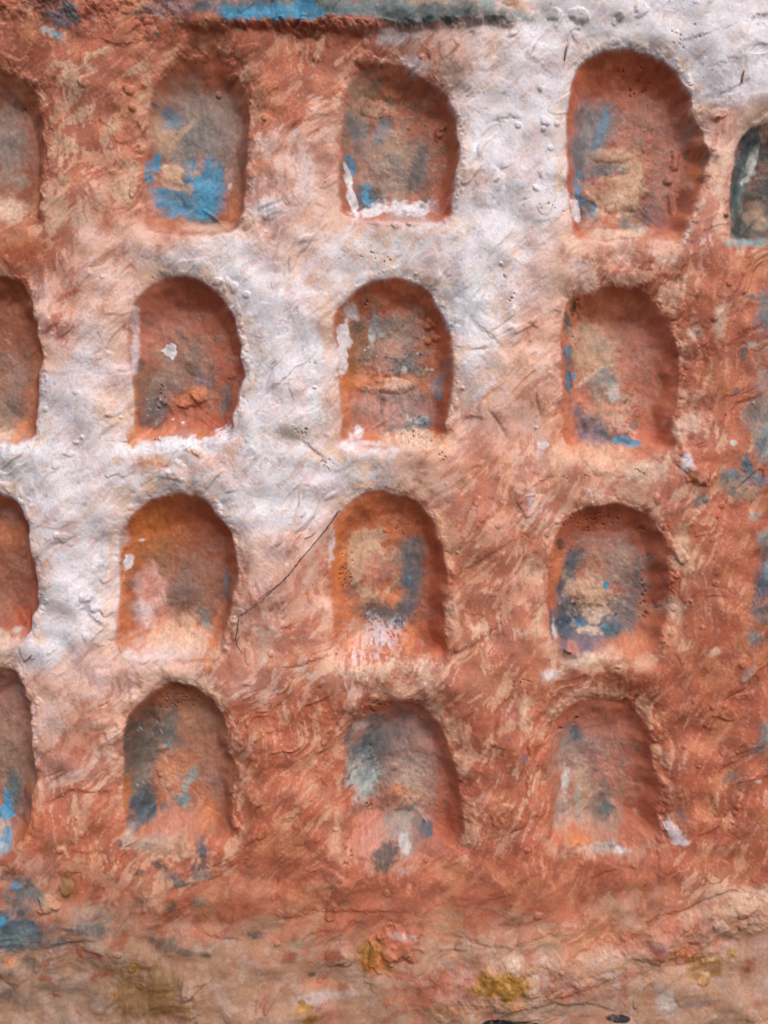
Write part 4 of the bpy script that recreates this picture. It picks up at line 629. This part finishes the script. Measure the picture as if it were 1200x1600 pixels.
def mesh_from(name, faces, skirt=False):
    used, inv = np.unique(faces.ravel(), return_inverse=True)
    v = V[used]; nrm = N[used]; ca = CA[used]; fa = FA[used]
    loops = inv.astype(np.int32); nf = len(faces)
    if skirt:                                  # sides and back give the wall its thickness
        ring = np.concatenate([idx[0, :-1], idx[:-1, -1], idx[-1, :0:-1], idx[:0:-1, 0]])
        r = np.searchsorted(used, ring); m = len(r)
        back = V[ring].copy(); back[:, 1] = 0.05
        nb = V[ring].copy(); nb[:, 1] = 0; nb /= np.linalg.norm(nb, axis=1, keepdims=True)
        b0 = len(v); v = np.concatenate([v, back]); nrm = np.concatenate([nrm, nb]); ca = np.concatenate([ca, ca[r]]); fa = np.concatenate([fa, fa[r]])
        j = np.arange(m); j2 = (j + 1) % m
        side = np.stack([r[j], r[j2], b0 + j2, b0 + j], -1)
        cn = b0 + np.array([0, NX - 1, NX - 1 + NY - 1, 2 * (NX - 1) + NY - 1])
        loops = np.concatenate([loops, side.ravel(), cn]).astype(np.int32); nf += m + 1
    me = bpy.data.meshes.new(name)
    me.vertices.add(len(v)); me.vertices.foreach_set('co', v.ravel())
    me.loops.add(len(loops)); me.loops.foreach_set('vertex_index', loops)
    me.polygons.add(nf); me.polygons.foreach_set('loop_start', np.arange(0, 4 * nf, 4, dtype=np.int32))
    me.update(calc_edges=True)
    me.polygons.foreach_set('use_smooth', np.ones(nf, bool))
    for nm, arr in (('pigment', ca), ('finish', fa)):
        at = me.attributes.new(nm, 'FLOAT_COLOR', 'POINT'); at.data.foreach_set('color', arr.ravel())
    me.materials.append(PLASTER)
    me.normals_split_custom_set_from_vertices(nrm)
    return me
order = np.argsort(fo, kind='stable'); cut = np.searchsorted(fo[order], np.arange(base_n + len(PATCH) + 1))
def faces_of(k): return Q[order[cut[k]:cut[k + 1]]]
def link(name, me, parent=None, label=None):
    o = bpy.data.objects.new(name, me); sc.collection.objects.link(o)
    if parent: o.parent = parent
    if label: o['label'] = label
    return o
wall = link('plaster_wall', mesh_from('plaster_wall', faces_of(0), True))
wall.location = (0, 0, ZC)
wall['label'] = 'rough rust and white painted plaster wall with rows of arched niches'
wall['category'] = 'wall'
wall['kind'] = 'thing'
niche = {}
for key in names:
    n = INFO[key]
    niche[key] = link('niche', mesh_from('niche', faces_of(n['i'] + 1)), wall, n['label'])
for k, (o, nm, lb) in enumerate(PATCH):
    fc = faces_of(base_n + k)
    if len(fc): link(nm, mesh_from(nm, fc), niche.get(o, wall), lb)

# ------------------------------------------------------------------ hairs caught on the plaster
def simple(name, rgb, rough=.5):
    m = bpy.data.materials.new(name); m.use_nodes = True
    b = m.node_tree.nodes['Principled BSDF']; b.inputs['Roughness'].default_value = rough
    n = m.node_tree.nodes.new('ShaderNodeTexNoise'); n.inputs['Scale'].default_value = 600
    r = m.node_tree.nodes.new('ShaderNodeValToRGB')
    r.color_ramp.elements[0].color = (*[c * .7 for c in rgb], 1); r.color_ramp.elements[1].color = (*[c * 1.3 for c in rgb], 1)
    m.node_tree.links.new(n.outputs[0], r.inputs[0]); m.node_tree.links.new(r.outputs[0], b.inputs['Base Color'])
    return m
HAIR = simple('dark_hair', (.035, .028, .03)); STRAW = simple('dry_straw', (.22, .12, .06), .7)
def height(x, y):
    i = np.clip(np.searchsorted(xs, x), 2, NX - 3); j = np.clip(np.searchsorted(ys, y), 2, NY - 3)
    return H[j - 2:j + 3, i - 2:i + 3].max()
def strand(pts, rad, lift=1.0, n=7, wob=.6):
    p = np.array(pts, float)
    p = np.concatenate([[2 * p[0] - p[1]], p, [2 * p[-1] - p[-2]]])
    path = []
    for i in range(1, len(p) - 2):
        a, b, c, d = p[i - 1:i + 3]
        for t in np.arange(n) / n:
            path.append(0.5 * (2 * b + (c - a) * t + (2 * a - 5 * b + 4 * c - d) * t * t + (3 * b - a - 3 * c + d) * t ** 3))
    path.append(p[-2]); path = np.array(path) + rr.uniform(-wob, wob, (len(path), 2))
    z = np.array([height(*q) for q in path]); z = np.convolve(np.pad(z, 2, 'edge'), np.ones(5) / 5, 'valid').clip(z - .5) + lift
    pos = np.stack([(path[:, 0] - 600) * S, -z * S, (800 - path[:, 1]) * S], 1)
    vs, fs = [], []
    for i in range(len(pos)):
        t = pos[min(i + 1, len(pos) - 1)] - pos[max(i - 1, 0)]; t /= np.linalg.norm(t)
        a = np.cross(t, (0, 1, 0)); a /= np.linalg.norm(a); b = np.cross(t, a)
        r = rad * S * (1 - .5 * (i / len(pos)) ** 3)
        for k in range(6): vs.append(pos[i] + r * (a * math.cos(k * 1.0472) + b * math.sin(k * 1.0472)))
        if i:
            for k in range(6): fs.append((6 * i - 6 + k, 6 * i - 6 + (k + 1) % 6, 6 * i + (k + 1) % 6, 6 * i + k))
    fs.append(tuple(range(5, -1, -1))); fs.append(tuple(range(len(vs) - 6, len(vs))))
    return vs, fs
def strand_thing(name, cat, label, runs, mat, group=None):
    vs, fs = [], []
    for a in runs:
        v, f = strand(*a); k = len(vs); vs += list(v); fs += [tuple(i + k for i in q) for q in f]
    o0 = np.mean(vs, 0)
    me = bpy.data.meshes.new(name); me.from_pydata([tuple(q - o0) for q in vs], [], fs); me.update()
    me.polygons.foreach_set('use_smooth', np.ones(len(fs), bool)); me.materials.append(mat)
    o = bpy.data.objects.new(name, me); sc.collection.objects.link(o)
    o.location = (o0[0], o0[1], o0[2] + ZC); o['label'] = label; o['category'] = cat
    if group: o['group'] = group
strand_thing('hair', 'hair', 'long dark hair lying diagonally between two niches in the middle', [
    ([(530,796),(520,812),(508,828),(490,850),(470,874),(456,893),(440,910),(420,928),(402,944),(385,957),(368,966)], .48),], HAIR, 'hairs stuck to the plaster')
strand_thing('hair', 'hair', 'second dark hair running close beside the long one', [
    ([(526,800),(514,820),(500,838),(480,862),(462,884),(450,899),(432,916),(410,932),(396,946),(376,962),(362,968)], .42)], HAIR, 'hairs stuck to the plaster')
strand_thing('hair', 'hair', 'short curled hair hanging below the end of the long hair', [
    ([(372,968),(369,985),(367,1000),(370,1012),(378,1022)], .6)], HAIR, 'hairs stuck to the plaster')
strand_thing('hair', 'hair', 'small forked hair on the white plaster at the left edge', [
    ([(32,1036),(38,1033),(44,1028),(48,1023)], .7), ([(42,1030),(52,1032)], .5), ([(34,1035),(29,1024),(28,1012)], .45)], HAIR, 'hairs stuck to the plaster')
strand_thing('straw', 'straw', 'short brown straw stuck upright in the white plaster above the largest niche', [([(883,92),(884,82),(886,72)], 1.2, .6, 5, .2)], STRAW)
strand_thing('straw', 'straw', 'tiny brown straw in the white plaster near the right edge', [([(1159,128),(1160,120),(1162,112)], 1.2, .5, 4, .2)], STRAW)
